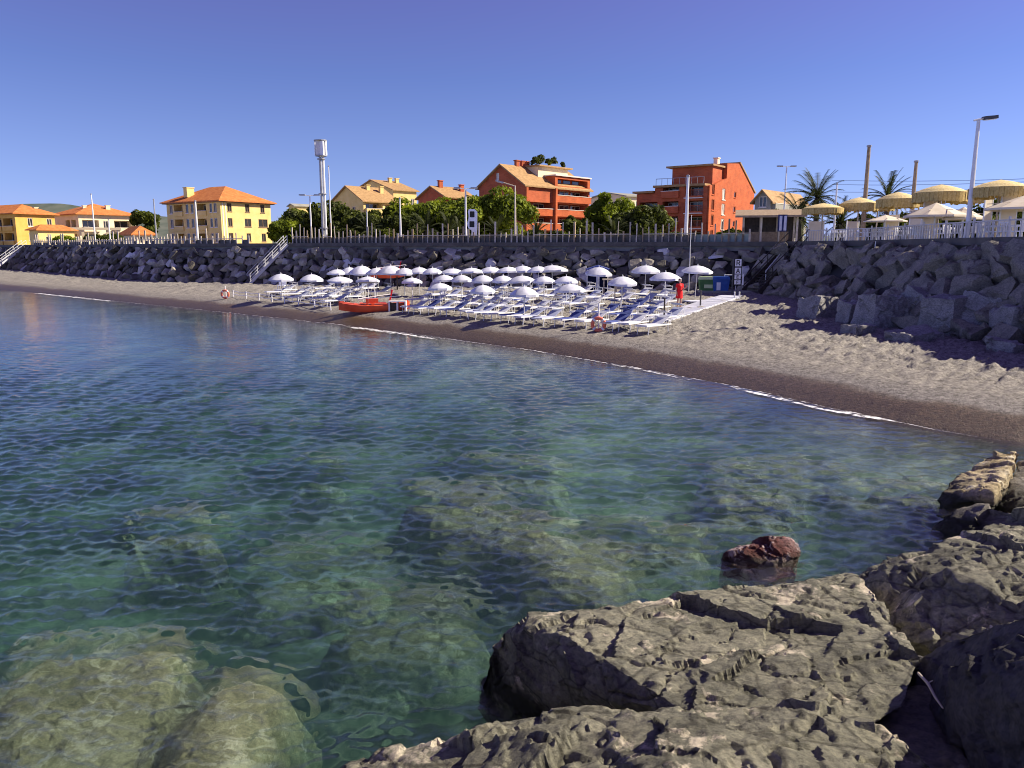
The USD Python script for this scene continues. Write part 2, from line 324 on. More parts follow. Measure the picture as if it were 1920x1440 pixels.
M['leaf_dark'] = leafmat('leaf_dark', (0.05, 0.065, 0.008), (0.14, 0.165, 0.012), (0.27, 0.285, 0.02))
M['leaf_green'] = leafmat('leaf_green', (0.11, 0.145, 0.008), (0.32, 0.38, 0.014), (0.50, 0.52, 0.025))
M['leaf_palm'] = leafmat('leaf_palm', (0.035, 0.045, 0.012), (0.075, 0.085, 0.02), (0.15, 0.14, 0.04))

# ------------------------------------------------------------------ shore line, sand, sea
SHORE_PX = [(0, 543), (100, 552), (250, 567), (370, 579), (480, 591), (640, 608), (800, 629), (1000, 656), (1200, 690), (1370, 722), (1530, 757), (1690, 792), (1900, 828)]
_sh = [P(x, y, 0)[:2] for x, y in SHORE_PX]
_d0 = _sh[0] - _sh[2]
SHORE = np.array([_sh[0] + _d0 * 6] + _sh + [_sh[-1] + np.array([5, -3.5]), _sh[-1] + np.array([16, -6]), _sh[-1] + np.array([60, -10])])
BW = np.array([(-3.5, -30), (-2.5, 2), (-1.5, 5.2), (0.2, 7.4), (2.2, 8.3), (4.0, 9.4), (6.8, 12.0), (9.2, 14.0), (12.5, 16.0), (18, 17.5), (60, 18)], float)  # foot of the breakwater


def sdist(x, y, line):
    """signed distance to a polyline, positive on its left"""
    sh = x.shape
    p = np.stack([x.ravel(), y.ravel()], -1)
    best = np.full(len(p), 1e9); sg = np.ones(len(p))
    for a, b in zip(line[:-1], line[1:]):
        ab = b - a
        t = np.clip(((p - a) @ ab) / (ab @ ab), 0, 1)
        q = p - a - t[:, None] * ab
        d = np.hypot(q[:, 0], q[:, 1])
        c = ab[0] * (p[:, 1] - a[1]) - ab[1] * (p[:, 0] - a[0])
        m = d < best - 1e-9
        best[m] = d[m]; sg[m] = np.sign(c[m])
    return (best * sg).reshape(sh)


def sand_base(x, y):
    x, y = np.asarray(x, float), np.asarray(y, float)
    d = sdist(np.atleast_1d(x), np.atleast_1d(y), SHORE)
    d = d + 0.5 * (noise(np.stack([np.atleast_1d(x) * .22, np.atleast_1d(y) * .22, 0 * d], -1), 3) - 0.5) + 0.0
    up = np.interp(d, [0, 0.8, 1.8, 2.6, 8, 18, 28, 60], [0, 0.22, 0.46, 0.62, 0.9, 1.3, 1.55, 1.7])
    dn = np.interp(-d, [0, 1, 4, 15, 40, 200], [0, 0.5, 1.1, 2.0, 3.2, 6.0])
    z = np.where(d > 0, up, -dn)
    return z if x.ndim else float(z[0])


def ground(px, py):
    r = ray(px, py)
    t = np.linspace(3, 160, 6000) / r[1]
    p = EYE + r * t[:, None]
    i = np.argmax(p[:, 2] <= sand_base(p[:, 0], p[:, 1]))
    return p[i]


def persp_grid(y0, y1, gy, tin, dt, tout, nout):
    ys = y0 * np.exp(np.arange(int(math.log(y1 / y0) / gy) + 1) * gy)
    tt = np.concatenate([np.linspace(-tout, -tin, nout, endpoint=False), np.arange(-tin, tin, dt), np.linspace(tin, tout, nout)])
    Y, T = np.meshgrid(ys, tt, indexing='ij')
    n, m = Y.shape
    i, j = np.meshgrid(np.arange(n - 1), np.arange(m - 1), indexing='ij')
    a = i * m + j
    f = np.stack([a, a + 1, a + m + 1, a + m], -1).reshape(-1, 4)
    return T * Y, Y, f, gy * Y


X, Y, F, CELL = persp_grid(3.5, 150, 0.0062, 0.75, 0.0042, 2.2, 24)
Z = sand_base(X, Y)
dry = np.clip((Z - 0.55) / 0.25, 0, 1)
pp = np.stack([X, Y, 0 * X], -1)
foot = (np.abs(fbm(pp * 2.1, 2, 11) - 0.5) * 2) * 0.22 + (fbm(pp * 4.5, 2, 5) - 0.5) * 0.22
Z = Z + dry * (foot - 0.05) + (1 - dry) * np.clip(Z + 0.2, 0, 1) * 0.03 * (fbm(pp * 0.8, 2, 9) - 0.5)
Z = np.where(Z < -0.1, Z + np.clip(-Z, 0, 1) * 0.35 * (fbm(pp * 0.35, 3, 21) - 0.5), Z)
V = np.stack([X, Y, Z], -1).reshape(-1, 3)
zf = V[F][:, :, 2].max(1)


def sub(V, F):
    u, inv = np.unique(F, return_inverse=True)
    return V[u], inv.reshape(F.shape)


sand_nodes = {'g': ('geometry', {}), 'sx': ('separate_xyz', {}), 'n0': ('noise_texture', {'scale': 0.9, 'detail': 5}), 'a': ('math', {'math_type': 'multiply_add', 'value2': 0.22, 'value3': -0.11}), 'z': ('math', {'math_type': 'add'}),
              'w': ('rgb_ramp', {'ramp': [(0.0, (0.070, 0.050, 0.032)), (0.30, (0.085, 0.060, 0.036)), (0.37, (0.115, 0.088, 0.058)), (0.45, (0.205, 0.19, 0.17)), (1.0, (0.225, 0.212, 0.192))]}),
              'n1': ('noise_texture', {'scale': 7, 'detail': 8, 'roughness': 0.75}), 'r1': ('rgb_ramp', {'ramp': [(0.36, (0.42, 0.40, 0.38)), (0.5, (0.95, 0.94, 0.92)), (0.64, (1.5, 1.47, 1.42))]}), 'm': ('mix_color', {'blend_type': 'multiply', 'fac': 1.0, 'use_clamp': False}),
              'n2': ('noise_texture', {'scale': 14, 'detail': 8, 'roughness': 0.7}), 'b': ('bump', {'strength': 0.9, 'distance': 0.05}),
              'rr': ('map_range', {'from_min': 0.35, 'from_max': 0.6, 'to_min': 0.35, 'to_max': 0.95, 'clamp': True}), 'p': ('principled_bsdf', {'specular_ior_level': 0.2})}
sand_links = [('g.position', 'sx.vector'), ('g.position', 'n0.vector'), ('n0.fac', 'a.value1'), ('sx.z', 'z.value1'), ('a.value', 'z.value2'), ('z.value', 'w.fac'), ('g.position', 'n1.vector'), ('n1.fac', 'r1.fac'), ('w.color', 'm.a'), ('r1.color', 'm.b'),
              ('m.result', 'p.base_color'), ('g.position', 'n2.vector'), ('n2.fac', 'b.height'), ('b.normal', 'p.normal'), ('z.value', 'rr.value'), ('rr.result', 'p.roughness')]
M['sand'] = usdkit.material(stage, '/World/Looks/sand', sand_nodes, sand_links, surface='p.BSDF')
M['seabed'] = usdkit.material(stage, '/World/Looks/seabed', {'g': ('geometry', {}), 'n': ('noise_texture', {'scale': 0.45, 'detail': 6, 'roughness': 0.62, 'distortion': 0.5}), 'n2': ('noise_texture', {'scale': 5, 'detail': 6}),
    'r': ('rgb_ramp', {'ramp': [(0.36, (0.03, 0.036, 0.024)), (0.49, (0.12, 0.13, 0.085)), (0.62, (0.42, 0.42, 0.30))]}), 'r2': ('rgb_ramp', {'ramp': [(0.3, (0.6, 0.6, 0.6)), (0.7, (1.2, 1.2, 1.2))]}), 'm': ('mix_color', {'blend_type': 'multiply', 'fac': 1.0, 'use_clamp': False}), 'p': ('principled_bsdf', {'roughness': 0.95, 'specular_ior_level': 0.1})},
    [('g.position', 'n.vector'), ('g.position', 'n2.vector'), ('n.fac', 'r.fac'), ('n2.fac', 'r2.fac'), ('r.color', 'm.a'), ('r2.color', 'm.b'), ('m.result', 'p.base_color')], surface='p.BSDF')
SMOOTH = True
obj('beach', sub(V, F[zf > -0.12]), M['sand'], smooth=True, kind='structure')
obj('seabed', sub(V, F[zf <= -0.12]), M['seabed'], smooth=True, kind='structure')

# the sea: one rippled sheet over its bed, with a body of clear green water below it
X, Y, F, CELL = persp_grid(3.6, 135, 0.0042, 0.72, 0.0032, 2.2, 20)
SD = sdist(X, Y, SHORE)
H = np.zeros_like(X)
wr = np.random.default_rng(3)
gust = 0.55 + 0.9 * fbm(np.stack([X * .07, Y * .16, 0 * X], -1), 3, 77)
for k in range(84):
    lam = 0.125 * (5.0 ** (k / 83.0))
    th = wr.normal(0.0, 0.6) + 0.12
    kk = 2 * np.pi / lam
    amp = 0.0021 * (lam / 0.3) ** 0.62
    fade = np.clip((lam / CELL - 2.2) / 2.2, 0, 1)
    H += amp * fade * np.sin(kk * (X * math.sin(th) + Y * math.cos(th)) + wr.uniform(0, 6.28))
H = H * gust * np.clip(-SD / 3.0, 0.15, 1) 
H = np.where(H > 0, H * 1.25, H * 0.85)
V = np.stack([X, Y, H], -1).reshape(-1, 3)
sdf = SD.reshape(-1)[F].min(1)
M['sea'] = usdkit.material(stage, '/World/Looks/sea', {
    'g': ('geometry', {}), 'mp': ('mapping', {'scale': (1.0, 2.2, 1.0), 'rotation': (0, 0, 0.15)}), 'n': ('noise_texture', {'scale': 2.6, 'detail': 4, 'roughness': 0.6}), 'b': ('bump', {'strength': 0.18, 'distance': 0.05}),
    'lw': ('layer_weight', {'blend': 0.5}), 'pw': ('math', {'math_type': 'power', 'value2': 5.0}), 'fr': ('math', {'math_type': 'multiply_add', 'value2': 0.97, 'value3': 0.022}), 't0': ('transparent_bsdf', {'color': (1, 1, 1)}), 'rf': ('refraction_bsdf', {'color': (1, 1, 1), 'roughness': 0.0, 'IOR': 1.33}), 't': ('mix_closure', {'fac': 0.5}), 'gl': ('glossy_bsdf', {'roughness': 0.06, 'color': (1, 1, 1)}), 'x': ('mix_closure', {}),
    'v': ('principled_volume', {'color': (0.066, 0.112, 0.122), 'density': 0.42, 'absorption_color': (0.16, 0.48, 0.44), 'anisotropy': 0.3})},
    [('g.position', 'mp.vector'), ('mp.vector', 'n.vector'), ('n.fac', 'b.height'), ('b.normal', 'gl.normal'), ('lw.facing', 'pw.value1'), ('pw.value', 'fr.value1'), ('fr.value', 'x.fac'), ('t0.BSDF', 't.closure1'), ('rf.BSDF', 't.closure2'), ('t.closure', 'x.closure1'), ('gl.BSDF', 'x.closure2')], surface='x.closure', volume='v.volume')
obj('sea', sub(V, F[sdf < 1.2]), M['sea'], smooth=True, kind='structure')

# foam along the edge of the water
M['foam'] = usdkit.material(stage, '/World/Looks/foam', {'g': ('geometry', {}), 'n': ('noise_texture', {'scale': 2.6, 'detail': 8, 'roughness': 0.75}), 'r': ('rgb_ramp', {'ramp': [(0.46, (0, 0, 0)), (0.56, (1, 1, 1))]}), 't': ('transparent_bsdf', {}), 'd': ('diffuse_bsdf', {'color': (0.8, 0.8, 0.8)}), 'x': ('mix_closure', {})},
    [('g.position', 'n.vector'), ('n.fac', 'r.fac'), ('r.color', 'x.fac'), ('t.BSDF', 'x.closure1'), ('d.BSDF', 'x.closure2')], surface='x.closure')
FOAM = MB()
for pts, wd in (([(1365, 724), (1420, 738), (1500, 756), (1560, 770), (1620, 781), (1690, 793)], 0.16), ([(650, 612), (700, 619), (760, 627), (820, 636)], 0.22), ([(60, 549), (120, 555), (220, 566)], 0.30), ([(1150, 684), (1200, 693), (1300, 713)], 0.06), ([(0, 544), (100, 553), (250, 568), (370, 580), (480, 592), (640, 609), (800, 630), (1000, 657), (1200, 691), (1370, 723), (1530, 758), (1690, 793), (1880, 826)], 0.03)):
    g = np.array([P(x, y, 0.035) for x, y in pts])
    s = np.linspace(0, 1, 160)
    c = np.stack([np.interp(s, np.linspace(0, 1, len(g)), g[:, k]) for k in range(3)], -1)
    t = np.gradient(c, axis=0); nr = np.stack([-t[:, 1], t[:, 0], 0 * s], -1); nr /= np.linalg.norm(nr, axis=1, keepdims=True)
    c += nr * (0.25 * (fbm(c * 1.1, 3, 5) - 0.5))[:, None]
    w = wd * (0.3 + fbm(c * 2.0, 2, 8)) * np.clip(np.minimum(s, 1 - s) * 8, 0.1, 1)
    a, b = c - nr * w[:, None], c + nr * w[:, None]
    v = np.stack([a, b], 1).reshape(-1, 3)
    i = np.arange(159) * 2
    FOAM.add(v, np.vstack([np.stack([i, i + 2, i + 1], -1), np.stack([i + 1, i + 2, i + 3], -1)]))
obj('shore_foam', FOAM, M['foam'], kind='stuff')

# ------------------------------------------------------------------ promenade and the rock walls
BASE_PX = [(-420, 488), (-150, 497), (0, 504), (100, 511), (200, 520), (300, 528), (460, 531), (700, 537), (1000, 541), (1250, 544), (1410, 547), (1520, 566), (1610, 595), (1720, 622), (1850, 640), (1990, 668), (2200, 710)]
WB = np.array([ground(x, y)[:2] for x, y in BASE_PX])
WB = np.vstack([WB, WB[-1] + np.array([3.0, -8.0])])
seg = np.diff(WB, axis=0)
nrm = np.stack([-seg[:, 1], seg[:, 0]], -1); nrm /= np.linalg.norm(nrm, axis=1, keepdims=True)
vn = np.vstack([nrm[:1], nrm[:-1] + nrm[1:], nrm[-1:]]); vn /= np.linalg.norm(vn, axis=1, keepdims=True)
WT = WB + vn * 3.0                               # top edge of the slope, inland
WT[9:14] = WB[9:14] + vn[9:14] * np.array([3.0, 3.2, 3.6, 3.6, 3.4])[:, None]
TOPZ = PROM - 0.12


def wall_top(px, extra=0.0):
    """plan point where the line of sight at column px crosses the wall's top edge, moved on by extra metres"""
    r = ray(px, 465); t = r[0] / r[1]
    for i in range(len(WT) - 1):
        a, b = WT[i], WT[i + 1]
        fa, fb = a[0] - t * a[1], b[0] - t * b[1]
        if fa * fb <= 0 and a[1] > 0:
            q = a + (b - a) * (fa / (fa - fb))
            return np.array([q[0] + t * extra, q[1] + extra])
    raise ValueError(px)


# ground behind the wall, out to the horizon
poly = np.vstack([WT, [[80, -40], [1500, -400], [6000, 9000], [-6000, 9000], [-1500, 400]]])
pm_ = trimesh.creation.extrude_polygon(Polygon(poly).buffer(0), 3.0, engine='earcut')
pv = np.array(pm_.vertices); pv[:, 2] += PROM - 3.0
obj('promenade', (pv, np.array(pm_.faces)), M['paving'], kind='structure')
# a dark kerb along the top of the wall
kerb = thing('wall_coping', 'low dark concrete coping running along the top of the whole rock wall', 'coping')
for i in range(1, len(WT) - 2):
    a, b = np.append(WT[i], PROM + 0.02), np.append(WT[i + 1], PROM + 0.02)
    obj('coping_block', MB().beam(a + (a - b) / np.linalg.norm(a - b) * -0.01, b, 0.5, 0.34), M['concrete_dark'], kerb)


def rock(pts, edge=0.06, amp=0.12, seed=0, freq=0.9, strata=(0.3, 0.25, 0.9), soft=3, crag=0.6, ledge=None):
    ledge = crag if ledge is None else ledge
    m = m3.Manifold.hull_points(np.asarray(pts, float).astype(np.float64))
    v, f = man_arr(m.refine_to_length(edge * 3))
    t = trimesh.Trimesh(v, f, process=False)
    if soft:
        trimesh.smoothing.filter_taubin(t, lamb=0.5, nu=0.52, iterations=soft)
    v, f = np.array(t.vertices), np.array(t.faces)
    t2 = m3.Manifold(m3.Mesh(v.astype(np.float32), f.astype(np.uint32)))
    v, f = man_arr(t2.refine_to_length(edge)) if t2.status() == m3.Error.NoError and not t2.is_empty() else man_arr(m.refine_to_length(edge))
    t = trimesh.Trimesh(v, f, process=False)
    n = np.array(t.vertex_normals)
    s = np.asarray(strata, float); s /= np.linalg.norm(s)
    rot = np.array([[.64, .48, -.6], [-.6, .8, 0], [.48, .36, .8]])
    w = v @ rot
    # bedding: the surface steps down along ledges between the layers
    for fr_, kk_, sd_ in ((2.6, .55, 1), (7.5, .5, 2)):
        h = w @ (rot.T @ s) if False else v @ s
        h = h + (.34 / fr_ * 2.2) * (fbm(w * 1.1, 3, seed + sd_) - .5)
        q = h * fr_; k = np.floor(q); fq = q - k
        st = k + np.clip((fq - .80) / .20, 0, 1)
        keep_ = np.clip((fbm(w * .8, 2, seed + sd_ + 60) - .42) / .12, 0, 1)
        v = v + s * ((st - q + .4) / fr_ * kk_ * ledge * keep_)[:, None]
    # fracture: flat chipped facets of several sizes with sharp edges between them
    d = amp * 1.2 * (fbm(w * freq, 3, seed) - 0.5)
    rf = np.random.default_rng(seed + 500)
    lo, hi = v.min(0) - .1, v.max(0) + .1
    from scipy.spatial import cKDTree
    warp = v + .10 * (np.stack([fbm(w * 3, 2, seed + 81), fbm(w * 3, 2, seed + 82), fbm(w * 3, 2, seed + 83)], -1) - .5)
    for cell, am, sl in ((.62, amp * .30, .16), (.21, amp * .09, .16), (.075, amp * .02, .08)):
        if cell < edge * 1.5: continue
        nn = int(min(60000, max(8, np.prod(hi - lo) / cell ** 3)))
        sp = rf.uniform(lo, hi, (nn, 3))
        _, ix = cKDTree(sp).query(warp)
        d += am * rf.uniform(-1, 1, nn)[ix] + ((v - sp[ix]) * (rf.normal(size=(nn, 3)) * sl * crag)[ix]).sum(1)
    cr = np.abs(2 * fbm(w * freq * 1.7 + 9, 3, seed + 18) - 1)
    d -= amp * 0.45 * np.clip(1 - cr / 0.025, 0, 1)
    d += amp * 0.14 * (fbm(w * 14, 4, seed + 3) - 0.5) * 2
    return v + n * d[:, None], f


def stone_pts(r, a, b, c, boxy=0.62, n=16):
    d = r.normal(size=(n, 3)); d /= np.linalg.norm(d, axis=1, keepdims=True)
    d = np.sign(d) * np.abs(d) ** boxy
    return d * (np.array([a, b, c]) * r.uniform(0.78, 1.0, (n, 3)))


# slope of rubble under the stones
def slope_strip(i0, i1, z_in=0.35):
    vb, vt = WB[i0:i1 + 1] + vn[i0:i1 + 1] * z_in, WT[i0:i1 + 1] + vn[i0:i1 + 1] * z_in
    zb = np.array([sand_base(p[0], p[1]) - 0.8 for p in vb])
    n = len(vb)
    v = np.vstack([np.column_stack([vb - vn[i0:i1 + 1] * 0.8, zb]), np.column_stack([vt, np.full(n, PROM - 0.15)])])
    f = [[k, k + 1, n + k + 1] for k in range(n - 1)] + [[k, n + k + 1, n + k] for k in range(n - 1)]
    return v, np.array(f)


back_wall = thing('rock_wall', 'long dark grey rock armour wall behind the sunbeds, below the promenade', 'rock wall')
obj('rubble_core', slope_strip(0, 10), M['wall_core'], back_wall, kind='stuff')
side_wall = thing('rock_wall', 'shaded dark rock wall of large stones on the right, under the straw parasols', 'rock wall')
obj('rubble_core', slope_strip(10, len(WB) - 1), M['wall_core'], side_wall, kind='stuff')


def lay_stones(parent, i0, i1, size_of, mats, r, limit=300, detail=False):
    out = []
    for i in range(i0, i1):
        a, b, ta, tb = WB[i], WB[i + 1], WT[i], WT[i + 1]
        L = np.linalg.norm(b - a)
        dist = np.linalg.norm((a + b) / 2)
        sz = size_of(dist, i)
        along = np.append((b - a) / L, 0)
        zb = sand_base(*((a + b) / 2)) - 0.15
        up = np.append((ta + tb) / 2 - (a + b) / 2, PROM - 0.1 - zb); SL = np.linalg.norm(up); up /= SL
        nn = np.cross(along, up); 
        if nn[2] < 0: nn = -nn
        rows = max(2, int(round(SL / (sz * 0.82))))
        cols = max(1, int(round(L / (sz * 1.15))))
        for j in range(rows):
            for k in range(cols):
                u = (k + 0.5 + (0.5 if j % 2 else 0) + r.uniform(-.22, .22)) / cols
                v = min((j + 0.5 + r.uniform(-.15, .15)) / rows, 0.84)
                if not 0 <= u <= 1.02: continue
                base = a + (b - a) * u; top = ta + (tb - ta) * u
                c = np.append(base + (top - base) * v, zb + (PROM - 0.1 - zb) * v) + nn * r.uniform(-0.12, 0.1) * sz
                out.append((c, along, up, nn, sz * r.uniform(.75, 1.2), L / cols, SL / rows))
    r.shuffle(out)
    return out


rs = np.random.default_rng(21)
REST = MB(); n_back = 0
for c, al, up, nn, sz, w, h in lay_stones(back_wall, 1, 10, lambda d, i: np.interp(d, [55, 75, 130], [0.88, 0.98, 1.35]), None, rs):
    n_back += 1
    p = stone_pts(rs, 0.66 * w * rs.uniform(.8, 1.15), 0.66 * h * rs.uniform(.8, 1.15), 0.42 * sz, 0.55, 15)
    an = rs.normal(0, 0.25); ca, sa = math.cos(an), math.sin(an)
    p = p @ np.array([al * ca + up * sa, up * ca - al * sa, nn + 0.25 * rs.normal(size=3)]) + c
    v, f = man_arr(m3.Manifold.hull_points(p))
    if n_back <= 299: obj('stone', (v, f), M['wall_stone'] if rs.random() < 0.80 else M['wall_stone_pale'], back_wall)
    else: REST.add(v, f)
obj('small_stones', REST, M['wall_stone_mixed'], back_wall, kind='stuff')
kk = 0
for c, al, up, nn, sz, w, h in lay_stones(side_wall, 10, len(WB) - 2, lambda d, i: np.interp(d, [20, 35, 60], [1.5, 1.3, 1.2]), None, rs):
    if rs.random() < 0.06: continue
    p = stone_pts(rs, 0.60 * w * rs.uniform(.85, 1.2), 0.60 * h * rs.uniform(.85, 1.2), 0.55 * sz, 0.36, 15)
    an = rs.normal(0, 0.10); ca, sa = math.cos(an), math.sin(an)
    p = p @ np.array([al * ca + up * sa, up * ca - al * sa, nn + 0.22 * rs.normal(size=3)]) + c
    kk += 1
    v, f = rock(p, edge=0.20, amp=0.055, seed=kk * 3, freq=0.8, soft=0)
    obj('stone', (v, f), M['rock_grey'], side_wall, smooth=28)

# large loose blocks at the foot of the right-hand wall
blocks = [((1545, 575), (0.75, 0.6, 0.55), 'rough dark boulder at the left end of the row under the right rock wall'),
          ((1612, 585), (0.55, 0.5, 0.5), 'small squarish grey block squeezed beside the two big blocks on the sand'),
          ((1668, 592), (1.0, 0.75, 0.75), 'broad flat-faced grey block, left of a pair at the wall foot'),
          ((1740, 592), (0.7, 0.8, 0.82), 'tall grey block touching the broad flat-faced block at the wall foot'),
          ((1795, 605), (0.85, 0.8, 0.85), 'tall sloping grey block right of the upright pair of blocks'),
          ((1862, 608), (0.8, 0.8, 0.8), 'brownish leaning block second from the right end of the row'),
          ((1925, 622), (0.75, 0.8, 0.75), 'grey block cut by the right edge of the picture on the sand'),
          ((1625, 618), (0.62, 0.5, 0.32), 'low rounded boulder half buried in sand under the small squarish block'),
          ((1735, 630), (1.1, 0.7, 0.30), 'long low slab half buried in shaded sand in front of blocks'),
          ((1905, 650), (0.6, 0.5, 0.28), 'small pale boulder half buried in shaded sand at right edge')]
for k, ((px, py), (a, b, c), lab) in enumerate(blocks):
    g = ground(px, py + (20 if k < 7 else 8))
    r2 = np.random.default_rng(100 + k)
    if k < 7: a, b, c = a * 1.12, b * 1.05, c * 1.22
    p = np.array([[sx * a, sy * b, sz * c] for sx in (-1, 1) for sy in (-1, 1) for sz in (-1, 1)]) * r2.uniform(0.72, 1.08, (8, 3))
    p = np.vstack([p, stone_pts(r2, a * 1.0, b * 1.0, c * 1.0, 0.4, 8)])
    yaw = 0.55 + r2.normal(0, .25); R = trimesh.transformations.euler_matrix(r2.normal(0, .12), r2.normal(0, .12), yaw)[:3, :3]
    v, f = rock(p @ R.T, edge=0.08, amp=0.04, seed=40 + k, freq=1.1, soft=0, crag=.6, ledge=.12)
    o = thing('boulder', lab, 'boulder', (g[0] - .25, g[1] + 0.2, g[2] + c * (0.62 if k < 7 else 0.3)))
    obj('rock_body', (v, f), M['rock_block'], o, smooth=35)

# ------------------------------------------------------------------ the breakwater we stand on and the rocks in the sea
xs, ys = np.meshgrid(np.linspace(-6, 34, 200), np.linspace(-14, 19, 165), indexing='ij')
bd = -sdist(xs, ys, BW)
bz = np.interp(bd, [-3.0, 0, 2.5, 6, 12], [-2.6, -0.75, 0.25, 1.7, 2.3]) + 0.5 * (fbm(np.stack([xs, ys, 0 * xs], -1) * 0.7, 3, 2) - 0.5)
n_, m_ = xs.shape
ii, jj = np.meshgrid(np.arange(n_ - 1), np.arange(m_ - 1), indexing='ij'); aa = ii * m_ + jj
FQ = np.stack([aa, aa + m_, aa + m_ + 1, aa + 1], -1).reshape(-1, 4)
bv = np.stack([xs, ys, bz], -1).reshape(-1, 3)
keep = (bd.reshape(-1)[FQ].min(1) > -3.0)
obj('breakwater_ground', sub(bv, FQ[keep]), M['rock_grey'], smooth=True, kind='structure')


def boulder(label, pts, mat='rock_near', low=None, edge=0.045, amp=0.11, seed=1, freq=0.9, strata=(0.3, 0.25, 0.9), cat='boulder', soft=1, crag=.5, ledge=.2):
    """pts: (px, py, z) or plain points; low: how far the rock goes on below its rim"""
    q = np.array([P(*p) for p in pts])
    if low is not None:
        c = q[:, :2].mean(0)
        lowp = np.column_stack([c + (q[:, :2] - c) * 0.88, np.full(len(q), low)])
        q = np.vstack([q, lowp])
    c = np.array([q[:, 0].mean(), q[:, 1].mean(), q[:, 2].min()])
    v, f = rock(q, edge, amp, seed, freq, strata, soft, crag, ledge)
    o = thing('boulder', label, cat, c)
    obj('rock_body', (v - c, f), M[mat], o, smooth=45)
    return o


boulder('big flat olive-brown boulder with pale quartz scars in the right foreground',
        [(935, 1185, .72), (985, 1160, .85), (1100, 1140, .98), (1195, 1126, 1.05), (1345, 1133, 1.05), (1490, 1103, 1.1), (1595, 1078, 1.15), (1640, 1102, 1.2), (1718, 1250, 1.25), (1690, 1325, 1.25),
         (1560, 1400, 1.2), (1300, 1345, 1.15), (1185, 1318, 1.0), (1060, 1190, 1.1),
         (895, 1290, -.05), (925, 1350, -.3), (1100, 1400, -.4), (1000, 1330, .1), (1350, 1200, -.8), (1650, 1250, -.6)], 'rock_near', None, 0.026, 0.09, 5, 0.8, (0.35, 0.45, 0.80), soft=0, crag=.45, ledge=.08)
boulder('long rough foreground boulder along the bottom edge with dark hollows',
        [(640, 1446, .75), (760, 1412, .95), (900, 1376, 1.1), (1030, 1345, 1.2), (1160, 1322, 1.28), (1400, 1318, 1.38), (1560, 1325, 1.45), (1650, 1352, 1.5), (1800, 1432, 1.55), (1850, 1560, 1.6), (1500, 1640, 1.65), (1100, 1640, 1.55), (700, 1600, 1.2), (1300, 1400, 1.58)],
        'rock_near', -0.6, 0.030, 0.11, 11, 1.0, (0.2, 0.5, 0.8), crag=.55, ledge=.15)
boulder('brown cracked boulder behind the big flat boulder, at the right edge',
        [(1598, 1082, .95), (1650, 1058, 1.05), (1780, 1012, 1.25), (1920, 977, 1.4), (2080, 960, 1.4), (1690, 1200, .95), (1762, 1215, 1.05), (1920, 1152, 1.35), (2060, 1190, 1.5), (1800, 1090, 1.42)],
        'rock_near', -0.6, 0.038, 0.09, 17, 0.9, (0.6, -0.2, 0.6), soft=0, crag=.6, ledge=.22)
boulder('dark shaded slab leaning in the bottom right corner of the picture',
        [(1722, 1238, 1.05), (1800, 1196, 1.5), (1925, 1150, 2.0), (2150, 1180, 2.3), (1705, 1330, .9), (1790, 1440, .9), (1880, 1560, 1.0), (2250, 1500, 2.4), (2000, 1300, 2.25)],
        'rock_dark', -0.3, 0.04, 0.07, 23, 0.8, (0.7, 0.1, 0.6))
boulder('small flat grey stone wedged between the big flat boulder and the dark slab',
        [(1680, 1300, 1.0), (1735, 1290, 1.05), (1790, 1350, 1.1), (1830, 1440, 1.2), (1700, 1440, 1.15), (1640, 1350, 1.05)], 'rock_grey', 0.0, 0.04, 0.05, 29)
boulder('low blue-grey rounded rock at the waterline on the right',
        [(1738, 985, .02), (1770, 962, .25), (1830, 943, .5), (1880, 948, .6), (1925, 965, .6), (1925, 985, .45), (1800, 1000, .15)], 'rock_grey', -0.8, 0.05, 0.05, 31)
boulder('sunlit ochre rock with a pointed top standing at the waterline on the right',
        [(1757, 962, -.1), (1768, 925, .22), (1800, 893, .40), (1850, 852, .52), (1908, 842, .60), (1893, 880, .62), (1862, 925, .50), (1850, 950, .1)], 'rock_ochre', -0.7, 0.035, 0.08, 37, 1.4)
boulder('flat blue-grey block behind the ochre rock at the right edge',
        [(1868, 945, .15), (1890, 885, .45), (1925, 845, .5), (1990, 850, .6), (1960, 960, .4)], 'rock_grey', -0.7, 0.05, 0.06, 41)
c8 = P(1425, 1046, 0)
r8 = np.random.default_rng(8)
lone = thing('boulder', 'small lone dark red rock standing out of the sea near the boulders', 'boulder', (c8[0], c8[1], 0))
p8 = np.array([(-.52, 0, .10), (-.38, -.1, .22), (-.2, .1, .22), (0, 0, .26), (.25, .05, .32), (.42, 0, .33), (.52, -.05, .24), (.48, -.12, .05), (-.45, -.2, -.05), (.1, -.3, .05), (.3, .3, .1), (-.3, .3, -.1), (0, -.4, -.6), (.5, 0, -.7), (-.5, 0, -.6), (0, .5, -.6)])
p8[:, 2] = np.where(p8[:, 2] > 0, p8[:, 2] * .88, p8[:, 2]); p8[:, 0] *= 1.08
obj('rock_body', rock(p8, 0.022, 0.04, 57, 2.2, soft=1, crag=.55, ledge=.0), M['rock_red'], lone, smooth=45)

